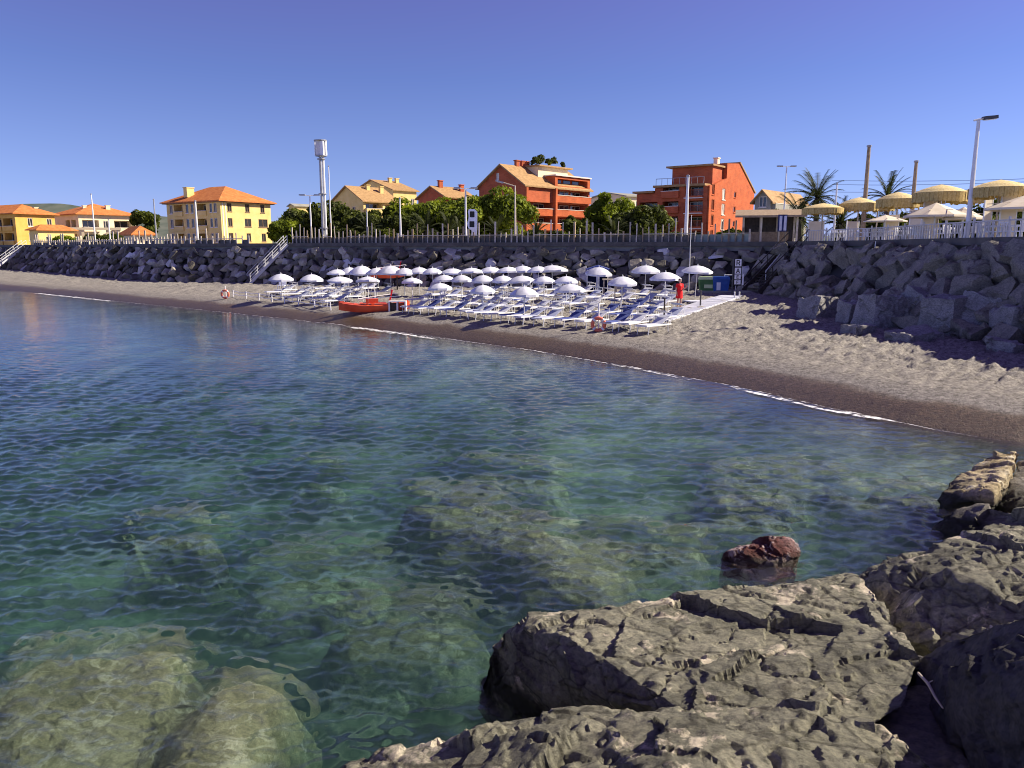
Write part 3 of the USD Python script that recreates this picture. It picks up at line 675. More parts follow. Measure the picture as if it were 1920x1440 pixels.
# rocks under water
SUBM = [((130, 1310), (1.15, 1.3, .5), -.48, 'large pale sunken rock in the clear water at the left bottom edge', 0.3),
        ((395, 1370), (0.85, 1.05, .5), -.42, 'pointed pale sunken rock next to the large one, bottom left', -0.25),
        ((330, 1005), (0.75, .4, .4), -.65, 'small faint sunken rock alone in the left part of the sea', 0.1),
        ((600, 905), (0.65, .35, .45), -.9, 'small turquoise-looking sunken rock farthest out in the middle', 0.2),
        ((945, 895), (1.25, .5, .5), -.60, 'greenish sunken rock at the far end of the middle group', -0.4),
        ((835, 955), (1.1, .8, .5), -.60, 'flat turquoise sunken rock left of the middle group', -0.5),
        ((950, 1005), (1.25, .7, .5), -.42, 'wide yellowish sunken rock in the centre of the middle group', -0.3),
        ((1075, 1075), (0.8, .75, .5), -.45, 'greenish sunken rock nearest the shore boulders in the middle group', -0.4),
        ((1195, 1015), (1.0, .5, .45), -.48, 'greenish sunken rock between the middle group and the red rock', -0.2),
        ((1440, 908), (1.5, .75, .4), -.48, 'broad pale sunken patch of rock toward the beach on the right', 0.1),
        ((1415, 975), (0.8, .4, .35), -.45, 'sunken rock just behind the lone dark red rock', 0.1),
        ((1660, 935), (1.1, .35, .3), -.30, 'sunken rock just left of the sunlit ochre rock', 0.1),
        ((760, 1180), (1.0, .7, .4), -.95, 'deep dim green sunken rock in the middle of the near water', 0.4),
        ((600, 1100), (1.2, .6, .4), -1.15, 'deep dark sunken rock in the left middle of the near water', 0.2)]
for k, ((px, py), (a, b, c), zt, lab, yaw) in enumerate(SUBM):
    zt = zt - (.20 if k > 1 else 0)
    g = P(px, py, zt)
    a, b = a * 1.2, b * 1.3
    r2 = np.random.default_rng(300 + k)
    c = c * (1 if k < 2 else .6)
    p = stone_pts(r2, a, b, c, 0.5, 18)
    ca, sa = math.cos(yaw), math.sin(yaw)
    p = np.vstack([p, p * np.array([1.5, 1.5, 1]) + np.array([0, 0, -1.2])]) @ np.array([[ca, sa, 0], [-sa, ca, 0], [0, 0, 1.0]])
    o = thing('sunken_rock', lab, 'sunken rock', (g[0], g[1], zt - c))
    obj('rock_body', rock(p, 0.075, 0.09, 60 + k, 1.0, crag=.5, ledge=.15), M['rock_under'], o, smooth=45)
# the stick lying over the gap at the right
a, b = P(1722, 1262, 1.33), P(1768, 1328, 1.35)
stick = thing('stick', 'thin pale stick lying in the gap beside the dark corner slab', 'stick', a)
d = b - a
obj('shaft', MB().tube([np.zeros(3), d * .35 + [0.01, 0, .01], d * .7, d * 1.0], [0.011, 0.012, 0.010, 0.006], 7), M['wood_pale'], stick)
obj('twig', MB().tube([d * .33, d * .38 + [0.05, .02, .03]], [0.006, 0.004], 5), M['wood_pale'], stick)

# ------------------------------------------------------------------ far ground
hx = np.linspace(-900, 700, 160); hv = []
for y, s in ((700, 0.0), (820, 1.0), (1100, 0.6)):
    h = s * (10 + 46 * fbm(np.stack([hx * 0.006, 0 * hx, 0 * hx], -1), 3, 4) * np.clip((-hx - 60) / 180, 0.12, 1))
    hv.append(np.column_stack([hx, np.full_like(hx, y), PROM - 1 + h]))
hv = np.vstack(hv); a_ = np.arange(159)
obj('hills', (hv, np.vstack([np.stack([a_ + o, a_ + 1 + o, a_ + 161 + o, a_ + 160 + o], -1) for o in (0, 160)])), M['hill'], smooth=True, kind='structure')


# ------------------------------------------------------------------ buildings
def solve_corner(pxc, d, phi, pxl, pxr):
    """corner point at column pxc and distance d; lengths of the left and right faces that end at columns pxl, pxr"""
    tc, tl, tr = ((p - 960) / FPX / (1 / math.cos(PITCH)) for p in (pxc, pxl, pxr))
    c, s = math.cos(phi), math.sin(phi)
    x0 = tc * d
    W = (tr * d - x0) / (c - tr * s)
    L = (x0 - tl * d) / (s + tl * c)
    return x0, W, L


def z_at(py, d):
    return D(960, py, d)[2] - PROM


def window_set(t, holes, face, rects, frame_mat, pane_mat, W, L, depth=0.22, sill=True):
    """rects: (u0, u1, z0, z1) on face 'r' (y = 0) or 'l' (x = 0)"""
    for u0, u1, z0, z1 in rects:
        fm, pn = MB(), MB()
        if face == 'r':
            holes.append(cubem(u0, u1, -0.1, depth + .1, z0, z1))
            fm.box(u0 + .004, u0 + .08, .05, depth, z0 + .004, z1 - .004).box(u1 - .08, u1 - .004, .05, depth, z0 + .004, z1 - .004).box(u0 + .08, u1 - .08, .05, depth, z1 - .1, z1 - .004).box(u0 + .08, u1 - .08, .05, depth, z0 + .004, z0 + .1)
            if u1 - u0 > .9: fm.box((u0 + u1) / 2 - .04, (u0 + u1) / 2 + .04, .06, depth, z0 + .1, z1 - .1)
            if sill: fm.box(u0 - .08, u1 + .08, -.09, -.003, z0 - .1, z0)
            pn.box(u0 + .08, u1 - .08, .13, depth - .02, z0 + .1, z1 - .1)
        else:
            holes.append(cubem(-0.1, depth + .1, u0, u1, z0, z1))
            fm.box(.05, depth, u0 + .004, u0 + .08, z0 + .004, z1 - .004).box(.05, depth, u1 - .08, u1 - .004, z0 + .004, z1 - .004).box(.05, depth, u0 + .08, u1 - .08, z1 - .1, z1 - .004).box(.05, depth, u0 + .08, u1 - .08, z0 + .004, z0 + .1)
            if u1 - u0 > .9: fm.box(.06, depth, (u0 + u1) / 2 - .04, (u0 + u1) / 2 + .04, z0 + .1, z1 - .1)
            if sill: fm.box(-.09, -.003, u0 - .08, u1 + .08, z0 - .1, z0)
            pn.box(.13, depth - .02, u0 + .08, u1 - .08, z0 + .1, z1 - .1)
        w = obj('window', fm, frame_mat, t)
        obj('pane', pn, pane_mat, w)


def balcony(t, holes, face, u0, u1, z0, z1, mat, trim, out=0.25, deep=1.6, parapet=0.95, back=None, rail=False, door=True):
    """an opening with a deep recess, a parapet in front and dark glazing at its back"""
    s = (lambda m, a0, a1, b0, b1, c0, c1: m.box(a0, a1, b0, b1, c0, c1)) if face == 'r' else (lambda m, a0, a1, b0, b1, c0, c1: m.box(b0, b1, a0, a1, c0, c1))
    holes.append(cubem(u0, u1, -.3, deep, z0, z1) if face == 'r' else cubem(-.3, deep, u0, u1, z0, z1))
    b = MB()
    if rail:
        s(b, u0, u1, -out, -out + .06, z0 + parapet - .06, z0 + parapet)
        n = max(3, int((u1 - u0) / .16))
        for k in range(n + 1):
            u = u0 + (u1 - u0) * k / n
            s(b, u - .015, u + .015, -out + .01, -out + .05, z0 + .06, z0 + parapet - .06)
        s(b, u0, u1, -out, -.004, z0 - .16, z0 + .06)
    else:
        s(b, u0 - .1, u1 + .1, -out, -.004, z0 - .12, z0 + parapet - .08)
    o = obj('balcony', b, mat, t)
    c = MB()
    if rail: s(c, u0 - .05, u1 + .05, -out - .03, -.004, z0 - .30, z0 - .163)
    else: s(c, u0 - .14, u1 + .14, -out - .05, -.004, z0 + parapet - .077, z0 + parapet)
    obj('ledge', c, trim, o)
    if door:
        n = max(1, int((u1 - u0) / 2.6)); ww = (u1 - u0) / n
        for k in range(n):
            a = u0 + k * ww
            f, g = MB(), MB()
            for q in (a + .2, a + ww / 2 - .03, a + ww - .28): s(f, q, q + .08, deep - .12, deep - .004, z0 + .02, z1 - .1)
            s(f, a + .2, a + ww - .2, deep - .12, deep - .004, z1 - .2, z1 - .1)
            s(g, a + .28, a + ww - .28, deep - .06, deep - .004, z0 + .02, z1 - .2)
            w = obj('window', f, M['trim'] if k % 2 else M['shutter_pale'], t)
            obj('pane', g, M['glass_dark'], w)


def hip_roof(W, L, z, h, ov=0.7, th=0.18, run=None):
    a = min(W, L) / 2 + ov if run is None else run
    x0, x1, y0, y1 = -ov, W + ov, -ov, L + ov
    if W >= L: r0, r1 = (x0 + a, (y0 + y1) / 2), (x1 - a, (y0 + y1) / 2)
    else: r0, r1 = ((x0 + x1) / 2, y0 + a), ((x0 + x1) / 2, y1 - a)
    p = [(x0, y0, z), (x1, y0, z), (x1, y1, z), (x0, y1, z), (x0, y0, z + th), (x1, y0, z + th), (x1, y1, z + th), (x0, y1, z + th), (r0[0], r0[1], z + h), (r1[0], r1[1], z + h)]
    return m3.Manifold.hull_points(np.array(p, float))


def gable_roof(W, L, z, h, along='x', ov=0.5, th=0.2, peak=0.5):
    """two sloping slabs; along: direction of the ridge"""
    m = MB()
    if along == 'x':
        yp = L * peak; s1 = h / yp; s2 = h / (L - yp)
        m.add(prismx([(-ov, z - ov * s1), (yp, z + h), (L + ov, z - ov * s2), (L + ov, z - ov * s2 + th), (yp, z + h + th), (-ov, z - ov * s1 + th)], -ov, W + ov))
    else:
        xp = W * peak; s1 = h / xp; s2 = h / (W - xp)
        m.prism([(-ov, z - ov * s1), (xp, z + h), (W + ov, z - ov * s2), (W + ov, z - ov * s2 + th), (xp, z + h + th), (-ov, z - ov * s1 + th)], -ov, L + ov)
    return m


def prismx(poly, x0, x1):
    m = trimesh.creation.extrude_polygon(Polygon(poly), x1 - x0, engine='earcut')
    v = np.array(m.vertices)
    return trimesh.Trimesh(np.stack([x0 + v[:, 2], v[:, 0], v[:, 1]], -1), np.array(m.faces), process=False)


def gable_body(W, L, z, h, along='x', peak=0.5):
    if along == 'x':
        m = prismx([(0, 0), (L, 0), (L, z), (L * peak, z + h), (0, z)], 0, W)
    else:
        b = MB().prism([(0, 0), (W, 0), (W, z), (W * peak, z + h), (0, z)], 0, L)
        v, f = b.get(); m = trimesh.Trimesh(v, f, process=True)
    m = trimesh.Trimesh(m.vertices, m.faces, process=True)
    return m3.Manifold(m3.Mesh(np.array(m.vertices, np.float32), np.array(m.faces, np.uint32)))


def carve(body, holes):
    return body - m3.Manifold.batch_boolean(holes, m3.OpType.Add) if holes else body


def chimney(t, roofprim, x, y, z, h=1.2, w=0.5, mat='plaster_cream'):
    c = obj('chimney', MB().box(x - w, x + w, y - w * .7, y + w * .7, z - .8, z + h).box(x - w - .1, x + w + .1, y - w * .7 - .1, y + w * .7 + .1, z + h, z + h + .14), M[mat], roofprim)


B = 'houses and apartment blocks behind the promenade'
# 1 yellow three-storey palazzo with the hip roof
d = 148; phi = math.radians(57)
x0, W, L = solve_corner(418, d, phi, 318, 511)
t = thing('apartment_house', 'three-storey yellow house with orange hip roof, left face in shade', 'house', (x0, d, PROM), phi, B)
ze = z_at(377, d)
holes = []
fl = ze / 3.0
for k in range(3):
    z0 = k * fl + 0.95
    for u in (2.0, W * .52, W - 2.0):
        wd = 1.0 if k != 1 or u < 3 else (1.5 if u < W - 3 else 2.2)
        window_set(t, holes, 'r', [(u - wd / 2, u + wd / 2, z0, z0 + 1.55)], M['shutter'], M['glass_dark'], W, L)
    for u, wd in ((1.6, 0.9), (2.9, .8), (8.6, .9), (10.2, .9), (L - 1.4, 1.0)):
        if u + wd < L - .3: window_set(t, holes, 'l', [(u - wd / 2, u + wd / 2, z0 - .2, z0 + 1.55)], M['trim'], M['glass_dark'], W, L)
    for u0, u1 in ((4.3, 7.2), (11.6, min(14.8, L - 2.4))):
        if u1 - u0 > 1: balcony(t, holes, 'l', u0, u1, k * fl + .35, k * fl + fl - .35, M['plaster_yellow'], M['trim'], out=.2, parapet=.8)
obj('wall', carve(cubem(0, W, 0, L, 0, ze), holes), M['plaster_yellow'], t)
obj('corner_strip', MB().box(.35, .6, -.05, -.003, 0, ze - .1).box(1.0, 1.2, -.05, -.003, 0, ze - .1), M['trim'], t)
rf = obj('roof', hip_roof(W, L, ze, z_at(349, d + 8) - ze, .9), M['tile_roof'], t)
obj('cornice', MB().box(-.6, W + .6, -.6, L + .6, ze - .16, ze - .004), M['shutter'], t)
chimney(t, rf, 1.5, L * .68, ze + 1.9, 1.0, .8, 'plaster_yellow')

# 2 far left orange villa
d = 172; phi = math.radians(62)
x0, W, L = solve_corner(34, d, phi, -60, 108)
t = thing('villa', 'orange-yellow villa with low hip roof at the left edge of the picture', 'house', (x0, d, PROM), phi, B)
ze = z_at(401, d); holes = []
for k in range(2):
    for u in (3.2, 7.5, 12.0):
        if u < W - 1: window_set(t, holes, 'r', [(u - .55, u + .55, 1.2 + 3.2 * k, 3.0 + 3.2 * k)], M['trim'], M['glass_dark'], W, L)
    for u in (1.0, 5.2, 9.4):
        if u + 3.6 < L: balcony(t, holes, 'l', u, u + 3.6, .3 + 3.2 * k, 2.9 + 3.2 * k, M['plaster_orange'], M['trim'], out=.3)
obj('wall', carve(cubem(0, W, 0, L, 0, ze), holes), M['plaster_orange'], t)
rf = obj('roof', hip_roof(W, L, ze, z_at(384, d + 8) - ze, .8), M['tile_roof'], t)
chimney(t, rf, W * .7, 2.5, ze + .8, .8, .4)
# annex with an orange roof
d = 160; phi = math.radians(60)
x0, W, L = solve_corner(74, d, phi, 58, 142)
t = thing('annex', 'low yellow annex with orange roof, between the two left villas', 'house', (x0, d, PROM), phi, B)
ze = z_at(432, d); holes = []
window_set(t, holes, 'r', [(1.5, 2.5, .7, 2.0), (4.5, 5.5, .7, 2.0), (7.5, 8.5, .7, 2.0)], M['trim'], M['glass_dark'], W, L)
obj('wall', carve(cubem(0, W, 0, L, 0, ze), holes), M['plaster_yellow'], t)
obj('roof', hip_roof(W, L, ze, max(.9, z_at(421, d + 3) - ze), .6), M['tile_roof'], t)
# 3 cream villa with terraces
d = 185; phi = math.radians(52)
x0, W, L = solve_corner(152, d, phi, 106, 258)
t = thing('villa', 'cream two-storey villa with terraces and wide orange roof, left background', 'house', (x0, d, PROM), phi, B)
ze = z_at(402, d); holes = []
for k in range(2):
    for u0, u1 in ((.8, 4.6), (8.2, 12.5)): balcony(t, holes, 'r', u0, min(u1, W - 1), .3 + 3.3 * k, 2.9 + 3.3 * k, M['plaster_cream'], M['trim'], out=1.0)
    window_set(t, holes, 'r', [(5.6, 6.8, 1.1 + 3.3 * k, 2.8 + 3.3 * k)] + ([(14.2, 15.4, 1.1 + 3.3 * k, 2.8 + 3.3 * k)] if W > 17 else []), M['trim'], M['glass_dark'], W, L)
    for u in (1.5, 4.6):
        if u + 1.8 < L: balcony(t, holes, 'l', u, u + 2.4, .3 + 3.3 * k, 2.9 + 3.3 * k, M['plaster_cream'], M['trim'], out=.6)
obj('wall', carve(cubem(0, W, 0, L, 0, ze), holes), M['plaster_cream'], t)
rf = obj('roof', hip_roof(W, L, ze, z_at(381, d + 8) - ze, .9), M['tile_roof'], t)
chimney(t, rf, W * .62, 3.0, ze + 1.4, 1.0, .5); chimney(t, rf, W * .25, 4.0, ze + 1.4, .8, .4)
t = thing('portico', 'pale pillared portico in front of the cream terraced villa', 'portico', (x0 + 3, d - 14, PROM), math.radians(20), B)
for k in range(6): obj('pillar', MB().box(k * 2.4 - .25, k * 2.4 + .25, -.25, .25, 0, 3.6 - .004), M['plaster_cream'], t)
obj('beam', MB().box(-.5, 12.5, -.4, .4, 3.6, 4.1), M['plaster_cream'], t)
# 4 small pavilion house with pyramid roof
d = 138; phi = math.radians(40)
x0, W, L = solve_corner(252, d, phi, 226, 290)
t = thing('garden_house', 'little cream house with orange pyramid roof left of the yellow palazzo', 'house', (x0, d, PROM), phi, B)
ze = z_at(441, d); holes = []
window_set(t, holes, 'r', [(.8, 1.6, .5, 1.7), (2.4, 3.2, .5, 1.7)], M['trim'], M['glass_dark'], W, L)
obj('wall', carve(cubem(0, W, 0, L, 0, ze), holes), M['plaster_cream'], t)
obj('roof', hip_roof(W, L, ze, z_at(423, d + 2) - ze, .5), M['tile_roof'], t)


def gable_house(label, d, phi_deg, pxc, pxl, pxr, ye, yr, wall, roof, along, rwins, lwins, peak=.5, trim='trim', balc=(), lbalc=(), chim=(), name='apartment_house', dr=5):
    phi = math.radians(phi_deg)
    x0, W, L = solve_corner(pxc, d, phi, pxl, pxr)
    t = thing(name, label, 'house', (x0, d, PROM), phi, B)
    ze = z_at(ye, d); h = z_at(yr, d + dr) - ze; holes = []
    for u, z, w, hh in rwins: window_set(t, holes, 'r', [(u * W - w / 2, u * W + w / 2, z, z + hh)], M[trim], M['glass_dark'], W, L)
    for u, z, w, hh in lwins: window_set(t, holes, 'l', [(u * L - w / 2, u * L + w / 2, z, z + hh)], M[trim], M['glass_dark'], W, L)
    for u0, u1, z0, z1 in balc: balcony(t, holes, 'r', u0 * W, u1 * W, z0, z1, M[wall], M['trim'], out=.5)
    for u0, u1, z0, z1 in lbalc: balcony(t, holes, 'l', u0 * L, u1 * L, z0, z1, M[wall], M['trim'], out=.5)
    obj('wall', carve(gable_body(W, L, ze, h, along, peak), holes), M[wall], t)
    rf = obj('roof', gable_roof(W, L, ze, h, along, peak=peak), M[roof], t)
    for cx, cy, cz in chim: chimney(t, rf, cx * W, cy * L, ze + cz, 1.0, .4, wall)
    return t, W, L, ze, h


# 5 stepped yellow block: low terraced front and a taller one behind
t, W, L, ze, h = gable_house('stepped yellow apartment block with terraces behind the dark pines', 150, 48, 684, 626, 748, 376, 351, 'plaster_yellow', 'roof_ochre', 'x',
    [(.3, 1.0, 1.2, 1.6), (.7, 1.0, 1.2, 1.6), (.3, 4.2, 1.2, 1.6)], [(.3, 6.2, 1.0, 1.3), (.6, 6.2, 1.0, 1.3)],
    balc=[(.06, .55, 6.2, 8.2), (.62, .95, 6.2, 8.0), (.06, .55, 3.2, 5.4), (.62, .95, 3.2, 5.4)], lbalc=[(.15, .85, 2.8, 5.0)], chim=[(.5, .4, 2.2), (.8, .3, 2.0)])
gable_house('taller yellow block with gable end rising behind the stepped yellow one', 172, 46, 740, 664, 783, 356, 338, 'plaster_yellow', 'roof_ochre', 'x',
    [(.25, 8.6, .9, 1.8), (.55, 8.6, .9, 1.8), (.82, 8.6, .9, 1.8), (.25, 5.4, .9, 1.6), (.55, 5.4, .9, 1.6), (.82, 5.4, .9, 1.6)], [(.4, 8.6, .9, 1.4)], chim=[(.6, .4, 2.0), (.9, .4, 2.0), (.15, .6, 1.6)], name='apartment_house')
gable_house('distant flat yellow house, small, right of the palazzo', 240, 45, 556, 545, 586, 386, 384, 'plaster_yellow', 'plaster_pale', 'x', [(.3, 8.0, 1.2, 1.6), (.7, 8.0, 1.2, 1.6)], [])
# 7 dark red gable behind the trees
gable_house('dark red gabled house mostly hidden behind the green pines', 140, 44, 838, 786, 890, 369, 352, 'brick_red', 'roof_ochre', 'x', [(.5, 5.2, 1.0, 1.5)], [(.5, 6.5, .8, 1.0)], chim=[(.25, .45, 2.0), (.85, .3, 1.4)])
gable_house('pale flat-roofed house peeping over the pines between the red blocks', 165, 40, 1172, 1106, 1215, 368, 363, 'plaster_cream', 'plaster_pale', 'x', [(.5, 8.0, 1.2, 1.4)], [(.3, 8.0, 1.2, 1.4), (.7, 8.0, 1.2, 1.4)])

# 8 the big red brick block with orange balconies
d = 118; phi = math.radians(48)
x0, W, L = solve_corner(984, d, phi, 899, 1104)
t = thing('apartment_block', 'red brick apartment block with dark gable end and bright orange balconies', 'building', (x0, d, PROM), phi, B)
ze = z_at(346, d); h = z_at(311, d + 4) - ze
holes = []
wl = W * .42
fh = ze / 4.15
for k in range(4):
    z0 = .35 + k * fh
    if k < 3: balcony(t, holes, 'r', .5, wl - .25, z0, z0 + fh - .28, M['brick_orange'], M['trim'], out=.30, deep=1.7, parapet=fh * .46)
    balcony(t, holes, 'r', wl + .3, W - .4, z0, z0 + fh - .28, M['brick_orange'], M['trim'], out=.55, deep=1.7, parapet=fh * .46)
window_set(t, holes, 'l', [(L * .32, L * .32 + .8, ze - 3.0, ze - 1.2), (L * .32, L * .32 + .7, 3.6, 5.4), (L * .55, L * .55 + .6, ze - 1.2, ze - .1), (L * .55, L * .55 + .6, ze + 1.0, ze + 2.0)], M['trim'], M['shutter_pale'], W, L)
obj('wall', carve(gable_body(W, L, ze, h, 'x', .5), holes), M['brick_red'], t)
obj('pier', MB().box(wl - .22, wl + .22, -.62, -.004, 0, ze - .2), M['brick_orange'], t)
obj('pier', MB().box(-.02, .42, -.36, -.004, 0, ze - .2), M['brick_orange'], t)
rf = obj('roof', gable_roof(W, L, ze, h, 'x', .45, .22), M['roof_ochre'], t)
up = carve(cubem(wl + .25, W - .05, -.06, L * .45, ze - .35, ze + 1.75), [cubem(wl + .9, W - .7, -.3, 1.0, ze + .3, ze + 1.35)])
obj('upper_storey', up, M['brick_orange'], t)
obj('upper_ledge', MB().box(wl + .1, W + .1, -.3, L * .47, ze + 1.753, ze + 1.95), M['trim'], t)
for q in range(3): obj('window', MB().box(wl + 1.2 + q * (W - wl - 2.4) / 3, wl + .6 + (q + 1) * (W - wl - 2.4) / 3, .9, .96, ze + .35, ze + 1.3), M['glass_dark'], t)
obj('attic', MB().box(W * .34, W * .80, L * .22, L * .9, ze + .8, ze + h + .1), M['plaster_cream'], rf, label='cream attic storey above the roof slope')
obj('attic_roof', MB().box(W * .32, W * .84, L * .16, L * .95, ze + h + .103, ze + h + .32), M['roof_ochre'], rf)
for u in (.22, .30, .37):
    chimney(t, rf, W * u, L * .5, ze + h, .9, .35, 'brick_red')
gp = thing('roof_plants', 'dark potted shrubs on the terrace roof of the red brick block', 'plants', (x0, d, PROM), phi)
ROOFPL = (gp, W, L, ze, h)

# 9 second red block, front in shade and orange gable end
d = 112; phi = math.radians(54)
x0, W, L = solve_corner(1326, d, phi, 1192, 1409)
t = thing('apartment_block', 'brick apartment block with orange gable end in full sun, brown front shaded', 'building', (x0, d, PROM), phi, B)
ze = z_at(345, d); h = z_at(305, d + 8) - ze
holes = []
fh = ze / 3.7
for k in range(4):
    z0 = .5 + k * fh * .93
    balcony(t, holes, 'l', .9, 3.6, z0, z0 + fh * .68, M['brick_red'], M['trim'], out=.5, deep=1.5, parapet=.9, rail=True)
    balcony(t, holes, 'l', 4.6, L - 4.2, z0, z0 + fh * .68, M['brick_red'], M['trim'], out=.5, deep=1.6, parapet=.9)
    if k < 3: balcony(t, holes, 'l', L - 3.4, L - .5, z0, z0 + fh * .68, M['brick_red'], M['trim'], out=.5, deep=1.6, parapet=.9)
    window_set(t, holes, 'r', [(.9, 1.9, z0 + .2, z0 + 1.75)], M['brick_orange'], M['glass_dark'], W, L)
    if k: window_set(t, holes, 'r', [(W * .26, W * .26 + 1.2, z0 - .3, z0 + 1.3)], M['trim'], M['shutter_pale'], W, L)
    window_set(t, holes, 'r', [(W * .52, W * .52 + .85, z0 + .2, z0 + 1.1)], M['brick_orange'], M['glass_dark'], W, L)
body = MB().prism([(0, 0), (W, 0), (W, ze - .3), (W * .62, ze + h), (W * .34, ze + h - .4), (W * .34, ze + h * .32), (W * .1, ze + .1), (0, ze - .2)], 0, L * .42).get()
bm = trimesh.Trimesh(*body, process=True)
front = m3.Manifold(m3.Mesh(np.array(bm.vertices, np.float32), np.array(bm.faces, np.uint32))) + cubem(0, W * .9, L * .4, L * .74, 0, ze - .2) + cubem(0, W * .9, L * .72, L, 0, ze - 0.9)
obj('wall', carve(front, holes), M['brick_orange'], t)
obj('front_cladding', carve(cubem(-.12, -.004, .25, L * .74, 0, ze - .25) + cubem(-.12, -.004, L * .73, L, 0, ze - 1.0), holes), M['brick_red'], t)
rf = obj('roof', MB().box(-.6, W * .34 - .004, .5, L * .75, ze - .19, ze + .12).box(-.6, W * .8, L * .753, L + .5, ze - .89, ze - .6), M['roof_ochre'], t)
obj('penthouse', MB().box(W * .12, W * .336, L * .05, L * .6, ze + .123, ze + h * .72), M['brick_red'], rf, label='set-back brown penthouse storey on the flat roof')
obj('penthouse_roof', MB().box(W * .08, W * .338, L * .02, L * .66, ze + h * .72 + .003, ze + h * .72 + .25), M['roof_ochre'], rf)
obj('terrace_rail', MB().bar((-.3, .8, ze + 1.05), (-.3, L * .72, ze + 1.05), .035), M['metal_grey'], rf)
for k in range(9): obj('rail_post', MB().bar((-.3, .8 + k * (L * .72 - .8) / 8, ze + .1), (-.3, .8 + k * (L * .72 - .8) / 8, ze + 1.05), .03, sides=5), M['metal_grey'], rf)
obj('coping', MB().beam((W * .62 - .2, -.0 + L * .21, ze + h + .14), (W + .3, L * .21, ze - .2), L * .42 + .3, .2), M['roof_ochre'], rf)
chimney(t, rf, W * .5, L * .25, ze + h - .2, .9, .45, 'plaster_cream')

# 10 grey-green block and kiosk at the right
t, W, L, ze, h = gable_house('grey-green terraced building behind the palms, right of the orange gable', 104, 50, 1440, 1411, 1506, 374, 362, 'plaster_pale', 'roof_ochre', 'x', [], [(.5, 5.0, 1, 1.4)],
    balc=[(.05, .95, 4.6, 6.6), (.05, .95, 1.8, 3.9)], lbalc=[(.1, .9, 1.6, 3.8)])
a = wall_top(1392, 7.0); b = wall_top(1492, 9.0)
dv = b - a; w = np.linalg.norm(dv)
t = thing('kiosk', 'low open kiosk with brown sloping roof beside the orange gable end', 'kiosk', (a[0], a[1], PROM), math.atan2(dv[1], dv[0]))
for k in range(4):
    for q in (0, 3.4): obj('post', MB().box(k * w / 3 - .08, k * w / 3 + .08, q - .08, q + .08, 0, 2.25 + .14 * q), M['wood_pale'], t)
obj('roof', MB().add(prismx([(-.6, 2.2), (4.0, 2.85), (4.0, 3.02), (-.6, 2.37)], -.7, w + .7)), M['wood'], t)
obj('back_wall', MB().box(0, w, 3.5, 3.6, 0, 2.6), M['wood_dark'], t)
obj('counter', MB().box(.6, w - .6, .5, .9, 0, 1.05), M['wood'], t)


# ------------------------------------------------------------------ trees
def leaves(centers, radii, n, size, r, flat=0.7):
    """leaf quads spread through clumps"""
    k = r.integers(0, len(centers), n)
    dr = r.normal(size=(n, 3)); dr /= np.linalg.norm(dr, axis=1, keepdims=True)
    rad = r.uniform(0.55, 1.05, (n, 1)) ** 0.5
    c = centers[k] + dr * rad * radii[k][:, None] * np.array([1, 1, flat])
    nn = dr + r.normal(scale=.55, size=(n, 3)); nn /= np.linalg.norm(nn, axis=1, keepdims=True)
    a = np.cross(nn, r.normal(size=(n, 3))); a /= np.linalg.norm(a, axis=1, keepdims=True)
    b = np.cross(nn, a)
    s = size * r.uniform(.6, 1.35, (n, 1))
    v = np.stack([c - a * s, c - b * s * .55 + nn * s * .12, c + a * s, c + b * s * .55 + nn * s * .12], 1).reshape(-1, 3)
    i = np.arange(n) * 4
    return v, np.vstack([np.stack([i, i + 1, i + 2], -1), np.stack([i, i + 2, i + 3], -1)])


def tree(label, px, ytop, ybot, halfw, d, mat, seed, n=5200, cat='tree', name='pine_tree', squash=0.5):
    r = np.random.default_rng(seed)
    t0 = D(px, 465, d)
    z1, zb = z_at(ytop, d), max(.5, z_at(ybot, d))
    R = halfw / FPX * d * 1.12
    H = (z1 - zb) / 2
    t = thing(name, label, cat, (t0[0], d, PROM))
    zc = zb + H
    nc = 44
    dr = r.normal(size=(nc, 3)); dr /= np.linalg.norm(dr, axis=1, keepdims=True)
    dr[:, 2] = np.where(dr[:, 2] < -.3, -dr[:, 2] * .5, dr[:, 2])
    rr = r.uniform(.35, 1.02, (nc, 1))
    cen = dr * rr * np.array([R, R * .8, H * .85]) + [0, 0, zc]
    cen[:12, 2] = zb + r.uniform(0.0, .6, 12) * H
    rad = r.uniform(.22, .42, nc) * min(R, 2.0 * H)
    tr = MB().tube([(0, 0, -.1), (.15, .05, zb * .5), (-.1, .1, zc)], [.28 * R / 3, .22 * R / 3, .12 * R / 3], 9)
    obj('trunk', tr, M['bark'], t)
    lm = MB()
    for k in range(8):
        q = cen[k * 5]
        lm.tube([(0, 0, max(.3, zb * .7)), (q * [.5, .5, 0] + [0, 0, (zb + q[2]) / 2]), q], [.09 * R / 3, .06 * R / 3, .02], 5)
    obj('limbs', lm, M['bark'], t)
    obj('crown', leaves(cen, rad, int(n * 1.7), .30 * (d / 110), r, .75), M[mat], t)
    return t


